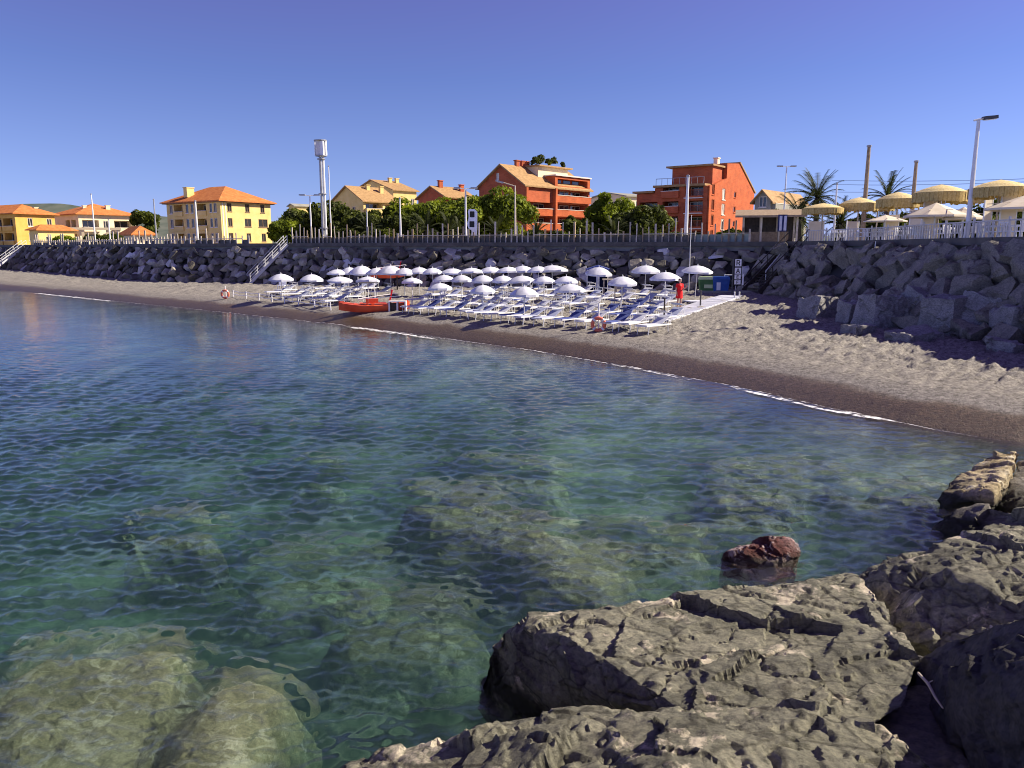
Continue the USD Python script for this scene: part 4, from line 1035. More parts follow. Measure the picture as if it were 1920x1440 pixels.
G = 'pines and bushes between the fence and the houses'
tree('dark broad pine at the left end of the row, beside the palazzo', 562, 397, 446, 42, 112, 'leaf_dark', 1)
tree('dark rounded pine directly behind the tall antenna mast', 632, 383, 444, 46, 108, 'leaf_dark', 2)
tree('dark pine in front of the stepped yellow block', 690, 396, 446, 36, 104, 'leaf_dark', 3)
tree('low dark bush at foot of the yellow block, before the lamp', 755, 398, 448, 34, 98, 'leaf_dark', 4)
tree('olive green pine in front of the dark red gable', 822, 373, 444, 56, 104, 'leaf_green', 5, 7000)
tree('bright green round pine left of the red brick block', 918, 358, 444, 66, 100, 'leaf_green', 6, 9000)
tree('tall green pine just right of the red brick block', 1142, 361, 446, 42, 104, 'leaf_green', 7, 6000)
tree('spreading olive pine before the shaded front of the second brick block', 1200, 392, 446, 56, 98, 'leaf_dark', 8, 7000)
tree('broad flat green pine in front of the dark red gabled house', 790, 374, 446, 52, 106, 'leaf_green', 18, 6000)
tree('broad flat green pine hiding the right half of the dark red gable', 868, 368, 446, 48, 103, 'leaf_green', 19, 6000)
tree('small dark shrub in front of the orange balconies', 1076, 406, 446, 22, 96, 'leaf_dark', 9, 2200, 'shrub', 'shrub')
tree('small green bush at the right foot of the palazzo', 534, 408, 450, 24, 105, 'leaf_green', 10, 2200, 'shrub', 'shrub')
tree('dark bush left of the big palm, behind the kiosk', 1462, 396, 446, 34, 88, 'leaf_dark', 11, 3600, 'shrub', 'shrub')
tree('dark hedge bush under the straw parasols, right of palm', 1612, 405, 452, 40, 74, 'leaf_dark', 12, 3600, 'shrub', 'shrub')
tree('dark bush behind the white awnings on the terrace', 1725, 400, 450, 48, 66, 'leaf_dark', 13, 3600, 'shrub', 'shrub')
tree('dark bush at right edge, behind the largest straw parasol', 1880, 372, 450, 60, 60, 'leaf_dark', 14, 4200, 'shrub', 'shrub')
tree('distant dark tree between cream villa and palazzo', 276, 392, 440, 22, 190, 'leaf_dark', 15, 2200)
tree('olive hedge in front of the cream terraced villa', 200, 440, 458, 36, 130, 'leaf_dark', 16, 2200, 'shrub', 'shrub')
tree('yellow-green hedge in front of the low annex', 122, 444, 458, 22, 130, 'leaf_green', 17, 1800, 'shrub', 'shrub')
for k, (px, yt, hw, dd, lab) in enumerate(((648, 428, 20, 95, 'small olive shrub at the foot of the antenna mast'), (722, 430, 22, 92, 'small olive shrub behind the palisade, left of the two-armed lamp'), (1000, 432, 18, 90, 'small shrub behind the fence at the corner of the red brick block'), (1042, 434, 20, 88, 'low shrub behind the fence under the orange balconies'), (1270, 436, 18, 84, 'low shrub at the foot of the thick white mast'),
        (1372, 432, 22, 74, 'low dark shrub behind the teal part of the fence'), (1650, 412, 34, 66, 'dark shrub behind the chairs, under the third straw parasol'), (1692, 408, 30, 64, 'dark shrub behind the chairs at the shorter timber pole'), (1790, 404, 38, 58, 'dark shrub just left of the very tall lamp post'), (1840, 404, 36, 56, 'dark shrub just right of the very tall lamp post'), (1905, 404, 36, 52, 'dark shrub under the canvas parasol at the right edge'))):
    tree(lab, px, yt, 456, hw, dd, 'leaf_dark', 50 + k, 1500, 'shrub', 'shrub')
# potted shrubs on the roof of the red block
r = np.random.default_rng(40)
for u, s in ((.40, .8), (.46, 1.1), (.60, .6), (.68, .7), (.80, .5)):
    gp, W, L, ze, h = ROOFPL
    c = np.array([[W * u, L * .35, ze + h + .9 + s * .5]]); cs = c + r.normal(scale=s * .4, size=(5, 3))
    obj('shrub', leaves(cs, np.full(5, s * .5), 260, .22, r), M['leaf_dark'], gp)


def palm(label, px, yc, d, fl, seed, nf=34, mat='leaf_palm', trunk=True, zc=None):
    r = np.random.default_rng(seed)
    p = D(px, yc, d)
    zc = p[2] - PROM
    t = thing('palm_tree', label, 'palm', (p[0], d, PROM))
    pts = [(0.1, 0, -.1), (.05, 0, zc * .4), (0, 0, max(zc, .3))]
    obj('trunk', MB().tube(pts, [.32, .26, .24], 10), M['bark'], t)
    for k in range(nf):
        az = k * 2.39996 + r.normal(0, .12); el = math.radians(r.uniform(-25, 82)) if k > 5 else math.radians(r.uniform(60, 88))
        s = np.linspace(0, 1, 9)
        L = fl * r.uniform(.8, 1.1)
        ang = el - s * math.radians(70) * (0.35 + .65 * math.cos(el))
        step = np.diff(s, prepend=0) * L
        rad = np.cumsum(step * np.cos(ang)); zz_ = np.cumsum(step * np.sin(ang)) + zc
        c = np.stack([rad * math.cos(az), rad * math.sin(az), zz_], -1)
        m = MB().tube(c, np.linspace(.035, .01, 9), 4)
        side = np.array([-math.sin(az), math.cos(az), 0])
        tv = np.gradient(c, axis=0); tv /= np.linalg.norm(tv, axis=1, keepdims=True)
        vv, ff = [], []
        for q in np.linspace(.12, 1, 20):
            o = np.array([np.interp(q, s, c[:, i]) for i in range(3)]); tq = np.array([np.interp(q, s, tv[:, i]) for i in range(3)])
            for sg in (-1, 1):
                ll = .55 * fl / 3 * (1 - .55 * abs(q - .45)) * r.uniform(.8, 1.1)
                tip = o + side * sg * ll * .8 + tq * ll * .55 - np.array([0, 0, ll * .25])
                b = len(vv)
                vv += [o - tq * .05, o + tq * .05, tip]
                ff.append([b, b + 1, b + 2])
        m.add(np.array(vv), np.array(ff))
        obj('frond', m, M[mat], t)


palm('tall date palm with upright fronds behind the straw parasol, right of kiosk', 1532, 372, 78, 3.4, 1, 40)
palm('palm crown showing behind the straw parasols, between two poles', 1664, 372, 72, 2.6, 2, 30)
palm('low palm with drooping fronds beside the big palm, over the dark stairs', 1500, 412, 76, 3.2, 3, 28)
palm('low palm under the olive pine, left of the lamp with two arms', 800, 432, 92, 2.7, 4, 26)
palm('low palm in front of olive pine, next to the white sign', 842, 434, 92, 2.5, 5, 26)
palm('small yellowish palm in front of the dark pine by the antenna mast', 690, 434, 94, 2.2, 6, 24)
palm('small palm seen behind the fence left of the red brick block', 930, 438, 90, 2.2, 7, 22)
palm('low dark palm behind the first straw parasol, on the terrace', 1575, 420, 66, 2.4, 8, 26)
palm('small low palm directly left of the white sign', 862, 438, 86, 1.9, 9, 20)
palm('small low palm behind the fence right of long-armed lamp', 1006, 440, 84, 1.7, 10, 20)
palm('small low palm in front of the tall green pine', 1150, 438, 84, 2.0, 11, 20)

# ------------------------------------------------------------------ fences on the promenade
def along_wall(px0, px1, step, extra):
    """points on the wall top, inland by extra, between two columns, evenly spaced in plan"""
    xs_ = np.linspace(px0, px1, 400)
    pts = np.array([wall_top(x) for x in xs_])
    tgt = pts + np.array([np.array([.25, .97]) * extra for _ in pts])
    dd = np.r_[0, np.cumsum(np.linalg.norm(np.diff(tgt, axis=0), axis=1))]
    n = max(2, int(dd[-1] / step))
    s = np.linspace(0, dd[-1], n + 1)
    return np.column_stack([np.interp(s, dd, tgt[:, 0]), np.interp(s, dd, tgt[:, 1]), np.full(n + 1, PROM)])


r = np.random.default_rng(60)
f1 = thing('fence', 'low dark fence with pale uneven posts along the promenade, left half', 'fence')
pts = along_wall(60, 462, 0.9, .5)
for k, p in enumerate(pts):
    h = r.choice([.85, 1.0, 1.3, 1.8], p=[.3, .3, .25, .15])
    w = r.uniform(.05, .085)
    obj('post', MB().box(p[0] - w, p[0] + w, p[1] - w, p[1] + w, p[2], p[2] + h), M['wood_pale'], f1)
    if k < len(pts) - 1:
        q = pts[k + 1]
        if r.random() < .6: obj('panel', MB().beam(p + [0, .1, .33], q + [0, .1, .33], .03, .5), M['fence_dark'], f1)
        if k % 2 == 0 and k + 2 < len(pts): obj('rail', MB().beam(p + [0, -.09, .68], pts[k + 2] + [0, -.09, .68], .05, .09), M['wood_pale'], f1)
f2 = thing('fence', 'palisade of pale posts of uneven height with dark infill, above the parasols', 'fence')
pts = along_wall(545, 1405, 0.52, .5)
for k, p in enumerate(pts):
    h = r.choice([1.05, 1.35, 1.65, 1.95], p=[.28, .27, .25, .2]) * r.uniform(.92, 1.08)
    w = r.uniform(.035, .075)
    pm2 = MB()
    if r.random() < .2: pm2.bar(p, p + [r.normal(0, .04), 0, h], w * 1.1, w * .9, 7)
    else: pm2.beam(p, p + [r.normal(0, .025), 0.001, h], w * 2, w * 2)
    obj('post', pm2, M['wood_pale'] if r.random() < .75 else M['wood'], f2)
    if k < len(pts) - 1 and k % 2 == 0:
        q = pts[min(k + 2, len(pts) - 1)]
        teal = wall_top(1290)[0] < p[0]
        obj('panel', MB().beam(p + [0, .12, .40], q + [0, .12, .40], .03, .72), M['fence_teal' if teal else 'fence_dark'], f2)
        if r.random() < .8 : obj('rail', MB().beam(p + [0, -.1, .82], q + [0, -.1, .82], .05, .06), M['wood_pale'], f2)
f3 = thing('fence', 'white slatted railing along the edge of the parasol terrace, right', 'fence')
pts = along_wall(1512, 1990, 0.30, .45)
for k, p in enumerate(pts):
    big = k % 8 == 0
    w = .04 if big else .018
    obj('post' if big else 'slat', MB().box(p[0] - w, p[0] + w, p[1] - w, p[1] + w, p[2], p[2] + (1.05 if big else .86)), M['rail_grey'], f3)
    if big and k + 8 < len(pts):
        obj('rail', MB().beam(p + [0, 0.05, .90], pts[k + 8] + [0, .05, .90], .06, .06), M['rail_grey'], f3)
        obj('rail', MB().beam(p + [0, 0.05, .12], pts[k + 8] + [0, .05, .12], .05, .05), M['rail_grey'], f3)


# ------------------------------------------------------------------ stairs down the wall
def stairs(label, top, foot, width, n, mat, railmat, posts=4, rails=(0.45, .95), name='stairs', stringer=.28):
    top, foot = np.asarray(top, float), np.asarray(foot, float)
    t = thing(name, label, 'stairs', foot)
    dv = top - foot
    hd = np.append(dv[:2] / np.linalg.norm(dv[:2]), 0); sd = np.array([-hd[1], hd[0], 0])
    for s in (-1, 1):
        o = sd * s * width / 2
        obj('stringer', MB().beam(o + [0, 0, .05], dv + o + [0, 0, .05], .09, stringer), mat, t)
        for k in range(posts + 1):
            q = dv * k / posts + o
            obj('post', MB().bar(q + [0, 0, .0], q + [0, 0, rails[-1]], .03, sides=6), railmat, t)
        for h in rails: obj('handrail', MB().bar(o + [0, 0, h], dv + o + [0, 0, h], .035, sides=6), railmat, t)
    for k in range(n):
        q = dv * (k + .5) / n
        a, b = q - sd * (width / 2 - .05), q + sd * (width / 2 - .05)
        obj('step', MB().beam(a, b, np.linalg.norm(dv[:2]) / n * .95, .05), mat, t)
    return t


tp = wall_top(536, .2); ft = ground(470, 531)
stairs('pale metal stairs with white rails climbing the wall, left of the parasols', [tp[0], tp[1], PROM], [ft[0] - .1, ft[1] - .2, ft[2]], 1.7, 18, M['metal_white'], M['metal_white'], 5, (.35, .65, .95))
tp = wall_top(46, .2); ft = ground(-14, 506)
stairs('far pale stairs on the wall at the left edge of the picture', [tp[0], tp[1], PROM], [ft[0], ft[1] - .2, ft[2]], 1.9, 16, M['metal_white'], M['metal_white'], 4, (.5, .95))
tp = wall_top(1498, .3); ft = ground(1404, 548)
stairs('dark wooden stairs with rails climbing to the terrace, right of the signboard', [tp[0], tp[1], PROM], [ft[0], ft[1] - .6, ft[2]], 2.0, 18, M['wood_dark'], M['wood_dark'], 4, (.5, 1.0), stringer=.42)
g = ground(1434, 548)
o = thing('rail_post', 'pale bent handrail post at the foot of the dark wooden stairs', 'railing', g)
obj('upright', MB().bar((0, 0, 0), (0, 0, 1.5), .035), M['metal_white'], o)
obj('bar', MB().bar((0, 0, 1.5), (1.35, 1.0, 2.75), .035), M['metal_white'], o)


# ------------------------------------------------------------------ lamps, masts, poles
def pole_at(px, ytop, extra):
    p = wall_top(px, extra)
    return p, D(px, ytop, p[1])[2] - PROM


def lamp(label, px, ytop, extra, kind, r=.075, mat='metal_white', name='street_lamp', cat='lamp post'):
    p, h = pole_at(px, ytop, extra)
    t = thing(name, label, cat, (p[0], p[1], PROM))
    obj('pole', MB().tube([(0, 0, 0), (0, 0, h * .5), (0, 0, h)], [r * 1.25, r, r * .75], 10), M[mat], t)
    if kind == 'T':
        obj('arm', MB().bar((-.75, 0, h - .03), (.75, 0, h - .03), .035), M[mat], t)
        for s in (-1, 1):
            hd = obj('lamp_head', MB().box(s * .75 - .3, s * .75 + .3, -.14, .14, h - .02, h + .09), M['metal_grey'], t)
            obj('diffuser', MB().box(s * .75 - .24, s * .75 + .24, -.1, .1, h - .05, h - .023), M['white'], hd)
    elif kind == 'L':
        obj('arm', MB().bar((0, 0, h - .05), (-1.1, 0, h + .28), .04), M[mat], t)
        hd = obj('lamp_head', MB().beam((-1.0, 0, h + .25), (-1.7, 0, h + .42), .22, .1), M['metal_grey'], t)
        obj('diffuser', MB().beam((-1.1, 0, h + .2), (-1.6, 0, h + .32), .14, .02), M['white'], hd)
    elif kind == 'R':
        obj('arm', MB().bar((-.22, 0, h), (.35, 0, h + .12), .04), M[mat], t)
        hd = obj('lamp_head', MB().beam((.2, 0, h + .1), (.82, 0, h + .16), .26, .14), M['metal_dark'], t)
        obj('diffuser', MB().beam((.26, 0, h + .01), (.78, 0, h + .07), .18, .02), M['white'], hd)
    elif kind == 'cap':
        obj('cap', MB().lathe([(0, h + .1), (r * 1.1, h + .06), (r * 1.1, h - .05), (0, h - .05)], 10), M['metal_grey'], t)
    return t


lamp('thin white pole rising in front of the cream terraced villa', 180, 364, 8, 'cap', .10, name='pole', cat='pole')
lamp('short pale pole in front of the villa, left of the hedge', 208, 412, 3, 'cap', .08, name='pole', cat='pole')
lamp('thin grey pole just left of the yellow palazzo', 295, 374, 12, 'cap', .09, 'metal_grey', name='pole', cat='pole')
lamp('white pole in front of the shaded face of the yellow palazzo', 372, 377, 1.2, 'cap', .11, name='pole', cat='pole')
lamp('two-armed lamp post between the palazzo and the antenna mast', 585, 366, 2, 'T')
lamp('pale pole close to the right of the antenna mast', 622, 312, 2, 'cap', .06, name='pole', cat='pole')
lamp('short thin pole before the dark pine and the yellow block', 690, 396, 2, 'cap', .06, name='pole', cat='pole')
lamp('pale pole in front of the taller yellow block', 752, 372, 2, 'cap', .08, name='pole', cat='pole')
lamp('two-armed lamp post beside the white number-shaped sign', 874, 353, 2, 'T', .09)
lamp('lamp post with a long arm before the red brick gable', 966, 348, 2, 'L', .08, 'wood_pale')
lamp('thick white leaning-looking mast in front of the second brick block', 1285, 330, 1.2, 'cap', .13, name='pole', cat='pole')
lamp('faint far lamp post with two arms above the grey-green building', 1466, 312, 30, 'T', .08)
lamp('tall brown timber pole behind the second straw parasol', 1615, 274, 9, 'cap', .15, 'wood', name='pole', cat='pole')
lamp('shorter brown timber pole between two straw parasols', 1704, 303, 12, 'cap', .14, 'wood', name='pole', cat='pole')
lamp('very tall grey lamp post with one dark head at the terrace edge', 1811, 226, .9, 'R', .10, 'metal_white')
lamp('slim white pole beside the tall palm crown', 1561, 345, 8, 'cap', .07, name='pole', cat='pole')
# the tall antenna mast
p, h = pole_at(609, 266, 16)
t = thing('antenna_mast', 'very tall grey antenna mast with white drum of panels on top', 'mast', (p[0], p[1], PROM))
for k in range(3):
    an = k * 2.094 + .3
    obj('column', MB().bar((.22 * math.cos(an), .22 * math.sin(an), 0), (.22 * math.cos(an), .22 * math.sin(an), h), .14, sides=10), M['metal_grey'] if k else M['metal_white'], t)
for k in range(3): obj('brace', MB().lathe([(.26, h * (k + .5) / 3), (.48, h * (k + .5) / 3), (.48, h * (k + .5) / 3 + .1), (.26, h * (k + .5) / 3 + .1)], 12), M['metal_grey'], t)
for k in range(6):
    an = k * 1.047
    c, s = math.cos(an) * .47, math.sin(an) * .47
    obj('antenna_panel', MB().beam((c, s, h - 1.5), (c * 1.001, s * 1.001 + .001, h + .05), .46, .22), M['white'], t)
obj('ring', MB().lathe([(.4, h - 1.6), (.66, h - 1.6), (.66, h - 1.52), (.4, h - 1.52)], 16), M['metal_grey'], t)
obj('ring', MB().lathe([(.4, h + .1), (.75, h + .1), (.75, h + .2), (.4, h + .2)], 16), M['metal_grey'], t)
# overhead wires
for k, (py0, py1) in enumerate(((322, 338), (330, 343), (344, 352))):
    a, b = D(1560, py0 + 16, 80), D(2050, py1 - 8, 58)
    s = np.linspace(0, 1, 16)[:, None]
    c = a + (b - a) * s - np.array([0, 0, 1.0]) * (s * (1 - s)) * .8
    o = thing('overhead_wire', ['highest thin overhead wire crossing the sky above the straw parasols', 'middle thin overhead wire crossing the sky above the straw parasols', 'lowest thin overhead wire crossing the sky above the straw parasols'][k], 'wire', c[0])
    obj('cable', MB().tube(c - c[0], .018, 5), M['metal_dark'], o)

# white sign with two dark openings
p = wall_top(887, .9)
o = thing('sign', 'white sign shaped like a figure with two dark openings, by the lamp post', 'sign', (p[0], p[1], PROM))
hz = D(887, 392, p[1])[2] - PROM
pl = Polygon([(-.12, .0), (.30, .0), (.34, 2.1), (.15, 2.3), (-.30, 2.3), (-.38, 2.1), (-.30, 1.75), (-.36, 1.4), (-.46, 1.1), (-.36, .75), (-.05, .5)]).buffer(.05)
m = trimesh.creation.extrude_polygon(pl.difference(Polygon([(-.2, 1.7), (.1, 1.7), (.1, 2.1), (-.2, 2.1)]).buffer(.06)).difference(Polygon([(-.25, .85), (.08, .85), (.08, 1.25), (-.25, 1.25)]).buffer(.06)), .08, engine='earcut')
v = np.array(m.vertices); v = np.stack([v[:, 0], .04 - v[:, 2], v[:, 1] + hz - 2.35], -1)
obj('board', (v, np.array(m.faces)), M['white'], o)
obj('opening', MB().box(-.27, .17, .05, .10, hz - .7, hz - .2), M['ink'], o)
obj('opening', MB().box(-.32, .15, .05, .10, hz - 1.58, hz - 1.02), M['ink'], o)
obj('post', MB().bar((-.1, .12, 0), (-.1, .12, hz - .4), .05), M['metal_dark'], o)
# blue and white boards near the kiosk
p = wall_top(1464, 2.0)
o = thing('notice_board', 'dark board with two white upright stripes near the top of the dark stairs', 'sign', (p[0], p[1], PROM))
obj('board', MB().box(-.32, .36, 0, .05, .95, 2.2), M['navy'], o)
for x in (-.22, .12): obj('stripe', MB().box(x, x + .19, -.02, -.003, 1.02, 2.1), M['canvas_white'], o)
for x in (-.25, .29): obj('leg', MB().bar((x, .08, 0), (x, .08, .95), .03, sides=6), M['metal_dark'], o)


# ------------------------------------------------------------------ the parasol terrace
def straw_parasol(label, px, ytop, yrim, w, extra, kind='straw'):
    p = wall_top(px, extra); d = p[1]
    zt, zr = D(px, ytop, d)[2] - PROM, D(px, yrim, d)[2] - PROM
    R = w / FPX * d / 2
    t = thing('straw_parasol' if kind == 'straw' else 'canvas_parasol', label, 'parasol', (p[0], d, PROM), random.uniform(0, 1))
    obj('pole', MB().bar((0, 0, 0), (0, 0, zt - .05), .045), M['wood_pale'] if kind == 'straw' else M['metal_white'], t)
    n = 12 if kind == 'straw' else 8
    if kind == 'straw':
        dome = [(0.02, zt), (R * .35, zt - .10 * (zt - zr)), (R * .7, zt - .26 * (zt - zr)), (R * .97, zt - .45 * (zt - zr)), (R * .955, zt - .49 * (zt - zr)), (R * .65, zt - .33 * (zt - zr)), (.02, zt - .12 * (zt - zr))]
        obj('canopy', MB().lathe(dome, 28), M['straw'], t)
        n = 40; an = np.linspace(0, 2 * np.pi, n + 1)
        rr = np.random.default_rng(int(px))
        fr = MB()
        for k in range(n):
            a0, a1 = an[k], an[k + 1] - .01
            zb = zr + rr.uniform(-.04, .05); ro, ri = R * rr.uniform(.985, 1.02), R * rr.uniform(.95, .975)
            z1 = zt - .47 * (zt - zr)
            v = [(q * math.cos(a), q * math.sin(a), z) for z in (zb, z1) for a, q in ((a0, ri), (a1, ri), (a1, ro), (a0, ro))]
            fr.add(np.array(v), _BOXF)
        obj('fringe', fr, M['straw_dark'], t)
    else:
        obj('canopy', MB().lathe([(0.02, zt), (R * .5, zt - .42 * (zt - zr)), (R, zt - .86 * (zt - zr)), (R, zr), (R * .985, zr), (R * .97, zt - .80 * (zt - zr) - .05), (R * .5, zt - .42 * (zt - zr) - .05), (.02, zt - .05)], n), M['cream_canvas'], t)
    for k in range(8):
        a = k * math.pi / 4
        obj('rib', MB().bar((.05 * math.cos(a), .05 * math.sin(a), zt - .3 * (zt - zr) - .1), (R * .92 * math.cos(a), R * .92 * math.sin(a), zt - .55 * (zt - zr)), .014, sides=5), M['wood_pale'], t)
    obj('base', MB().lathe([(0, .08), (.3, .06), (.3, 0), (0, 0)], 16), M['concrete'], t)


straw_parasol('lowest straw parasol, leftmost on the terrace beside the big palm', 1538, 381, 402, 72, 1.6)
straw_parasol('straw parasol second from the left, in front of the tall timber pole', 1604, 370, 396, 66, 6)
straw_parasol('straw parasol third from the left, below the second palm crown', 1676, 360, 390, 72, 5)
straw_parasol('large straw parasol left of the very tall lamp post', 1754, 346, 380, 92, 4)
straw_parasol('largest straw parasol, right of the very tall lamp post', 1863, 337, 371, 100, 3)
straw_parasol('straw parasol cut by the right edge of the picture', 1948, 334, 372, 70, 7)
straw_parasol('half hidden straw parasol behind the lowest ones, left of the shorter timber pole', 1640, 376, 396, 56, 11)
straw_parasol('half hidden straw parasol right of the shorter timber pole', 1716, 362, 388, 60, 10)
straw_parasol('half hidden straw parasol right behind the very tall lamp post', 1812, 354, 382, 64, 9)
straw_parasol('small cream canvas parasol under the straw ones, above the railing', 1656, 403, 416, 74, 2, 'canvas')
straw_parasol('wide cream canvas parasol under the large straw one, left of lamp post', 1748, 380, 408, 110, 2.2, 'canvas')
straw_parasol('cream canvas parasol partly behind the very tall lamp post', 1800, 388, 412, 70, 4.5, 'canvas')
straw_parasol('wide white canvas parasol at the right edge below the straw one', 1912, 366, 394, 130, 2.6, 'canvas')

chair_p = None


def make_chair(label, loc, rz):
    t = thing('chair', label, 'chair', loc, rz, 'white plastic chairs on the terrace')
    obj('seat', MB().box(-.22, .22, -.22, .22, .42, .46), M['white'], t)
    b = MB().box(-.22, .22, .19, .23, .80, .88)
    for k in range(5): b.box(-.2 + k * .09, -.155 + k * .09, .195, .225, .46, .80)
    obj('backrest', b, M['white'], t)
    for sx in (-1, 1):
        for sy in (-1, 1): obj('leg', MB().bar((sx * .2, sy * .2, .42), (sx * .23, sy * .24, 0), .02, sides=6), M['white'], t)
        obj('armrest', MB().box(sx * .23 - .025, sx * .23 + .025, -.2, .2, .64, .67).bar((sx * .23, -.18, .42), (sx * .23, -.18, .64), .02, sides=5), M['white'], t)
    return t


def make_table(label, loc, rz):
    t = thing('table', label, 'table', loc, rz, 'white tables on the terrace')
    obj('tabletop', MB().box(-.4, .4, -.4, .4, .70, .74), M['white'], t)
    for sx in (-1, 1):
        for sy in (-1, 1): obj('leg', MB().bar((sx * .34, sy * .34, .7), (sx * .37, sy * .37, 0), .025, sides=6), M['white'], t)
    return t


r = np.random.default_rng(70)
CH = [1548, 1562, 1578, 1590, 1600, 1618, 1632, 1645, 1660, 1672, 1690, 1700, 1718, 1732, 1745, 1762, 1776, 1790, 1818, 1830, 1842, 1856, 1868, 1880, 1892, 1905]
TB = [1570, 1608, 1650, 1682, 1722, 1768, 1822, 1862, 1898]
ORD = ['first', 'second', 'third', 'fourth', 'fifth', 'sixth', 'seventh', 'eighth', 'ninth', 'tenth', 'eleventh', 'twelfth', 'thirteenth', 'fourteenth', 'fifteenth', 'sixteenth', 'seventeenth', 'eighteenth', 'nineteenth', 'twentieth', 'twenty-first', 'twenty-second', 'twenty-third', 'twenty-fourth', 'twenty-fifth', 'twenty-sixth', 'twenty-seventh', 'twenty-eighth', 'twenty-ninth', 'thirtieth']
for k, px in enumerate(CH):
    p = wall_top(px, r.uniform(.9, 2.6)); rz = r.uniform(-3, 3)
    lab = f'white plastic chair behind the terrace railing, {ORD[k]} chair from the left'
    if chair_p is None: chair_p = make_chair(lab, (p[0], p[1], PROM), rz)
    else: dup(chair_p, 'chair', lab, 'chair', (p[0], p[1], PROM), rz, 'white plastic chairs on the terrace')
table_p = None
for k, px in enumerate(TB):
    p = wall_top(px, r.uniform(1.4, 2.4)); rz = r.uniform(-1, 1)
    lab = f'white square table under the terrace parasols, {ORD[k]} table from the left'
    if table_p is None: table_p = make_table(lab, (p[0], p[1], PROM), rz)
    else: dup(table_p, 'table', lab, 'table', (p[0], p[1], PROM), rz, 'white tables on the terrace')
for k, (px, hh) in enumerate(((1528, 1.6), (1596, 1.5), (1668, 1.7), (1712, 1.9), (1740, 2.3), (1846, 2.2), (1884, 2.4))):
    p = wall_top(px, 3.2 + k % 2)
    o = thing('screen', f'pale cream wind screen panel standing behind the chairs, {ORD[k]} from the left', 'screen', (p[0], p[1], PROM), r.uniform(-.5, .5), 'cream wind screens on the terrace')
    wdt = r.uniform(.25, .5)
    obj('panel', MB().box(-wdt, wdt, 0, .04, .15, hh), M['cream_canvas'], o)
    for s in (-1, 1): obj('post', MB().box(s * (wdt + .03) - .028, s * (wdt + .03) + .028, -.01, .05, 0, hh + .05), M['metal_white'], o)

# ------------------------------------------------------------------ on the beach: umbrellas
def make_umbrella(name='beach_umbrella'):
    """unit umbrella: radius 1, rim at z = 1.62, canopy rise .42"""
    def canopy(R, z0, rise, drop, th=.02):
        m = MB(); n = 8
        prof = [(0.03, z0 + rise), (R * .35, z0 + rise * .86), (R * .7, z0 + rise * .5), (R, z0)]
        an = np.arange(n) * 2 * np.pi / n
        vv = []
        for q, z in prof:
            for k in range(n * 2):
                a = k * np.pi / n
                sag = 1.0 if k % 2 == 0 else math.cos(np.pi / n) * .985
                vv.append((q * sag * math.cos(a), q * sag * math.sin(a), z - (0 if k % 2 == 0 else .025 * q)))
        for k in range(n * 2):
            a = k * np.pi / n; sag = 1.0 if k % 2 == 0 else math.cos(np.pi / n) * .985
            vv.append((R * sag * 1.0 * math.cos(a), R * sag * math.sin(a), z0 - drop + (0 if k % 2 == 0 else -.02)))
        vv = np.array(vv); w = n * 2; rows = len(prof) + 1
        i, j = np.meshgrid(np.arange(rows - 1), np.arange(w), indexing='ij'); j2 = (j + 1) % w
        f = np.vstack([np.stack([i * w + j, (i + 1) * w + j, (i + 1) * w + j2], -1).reshape(-1, 3), np.stack([i * w + j, (i + 1) * w + j2, i * w + j2], -1).reshape(-1, 3)])
        m.add(vv, f)
        return m
    return canopy


canopy = make_umbrella()
LIST = [(527, 510, 523, 49, 'r2'), (584, 511, 524, 49, 'r2'), (633, 502, 512, 43, 'b'), (637, 515, 525, 50, 'r2'), (677, 495, 511, 52, 'b'), (690, 515, 526, 48, 'r2'), (732, 495, 511, 58, 'b'), (773, 517, 528, 42, 'r2'), (786, 498, 510, 45, 'b'),
        (812, 499, 511, 42, 'b'), (834, 512, 525, 48, 'r2'), (826, 527, 540, 50, 'r3'), (848, 500, 510, 46, 'b'), (885, 499, 510, 52, 'b'), (905, 512, 526, 48, 'r2'), (920, 497, 508, 46, 'b'), (954, 497, 508, 48, 'b'), (980, 495, 507, 48, 'b'), (980, 513, 527, 60, 'r2'), (983, 533, 552, 60, 'r3'),
        (1037, 494, 507, 66, 'b'), (1062, 514, 527, 50, 'r2'), (1070, 528, 544, 64, 'r3'), (1120, 497, 512, 56, 'b'), (1166, 514, 530, 62, 'r2'), (1210, 494, 508, 60, 'b'), (1248, 506, 522, 64, 'r2'), (1305, 494, 508, 62, 'b'), (655, 498, 511, 40, 'b'), (706, 499, 511, 40, 'b'), (758, 499, 511, 42, 'b'), (866, 512, 525, 44, 'r2'), (943, 513, 526, 46, 'r2'), (1010, 496, 508, 46, 'b'), (1020, 514, 527, 46, 'r2'), (905, 530, 545, 50, 'r3')]
LIST.sort()
UR = {'b': 0, 'r2': 0, 'r3': 0}
ROWN = {'b': 'back row against the rock wall', 'r2': 'middle row', 'r3': 'front row, low among the sunbeds'}
r = np.random.default_rng(81)
UPOS = []
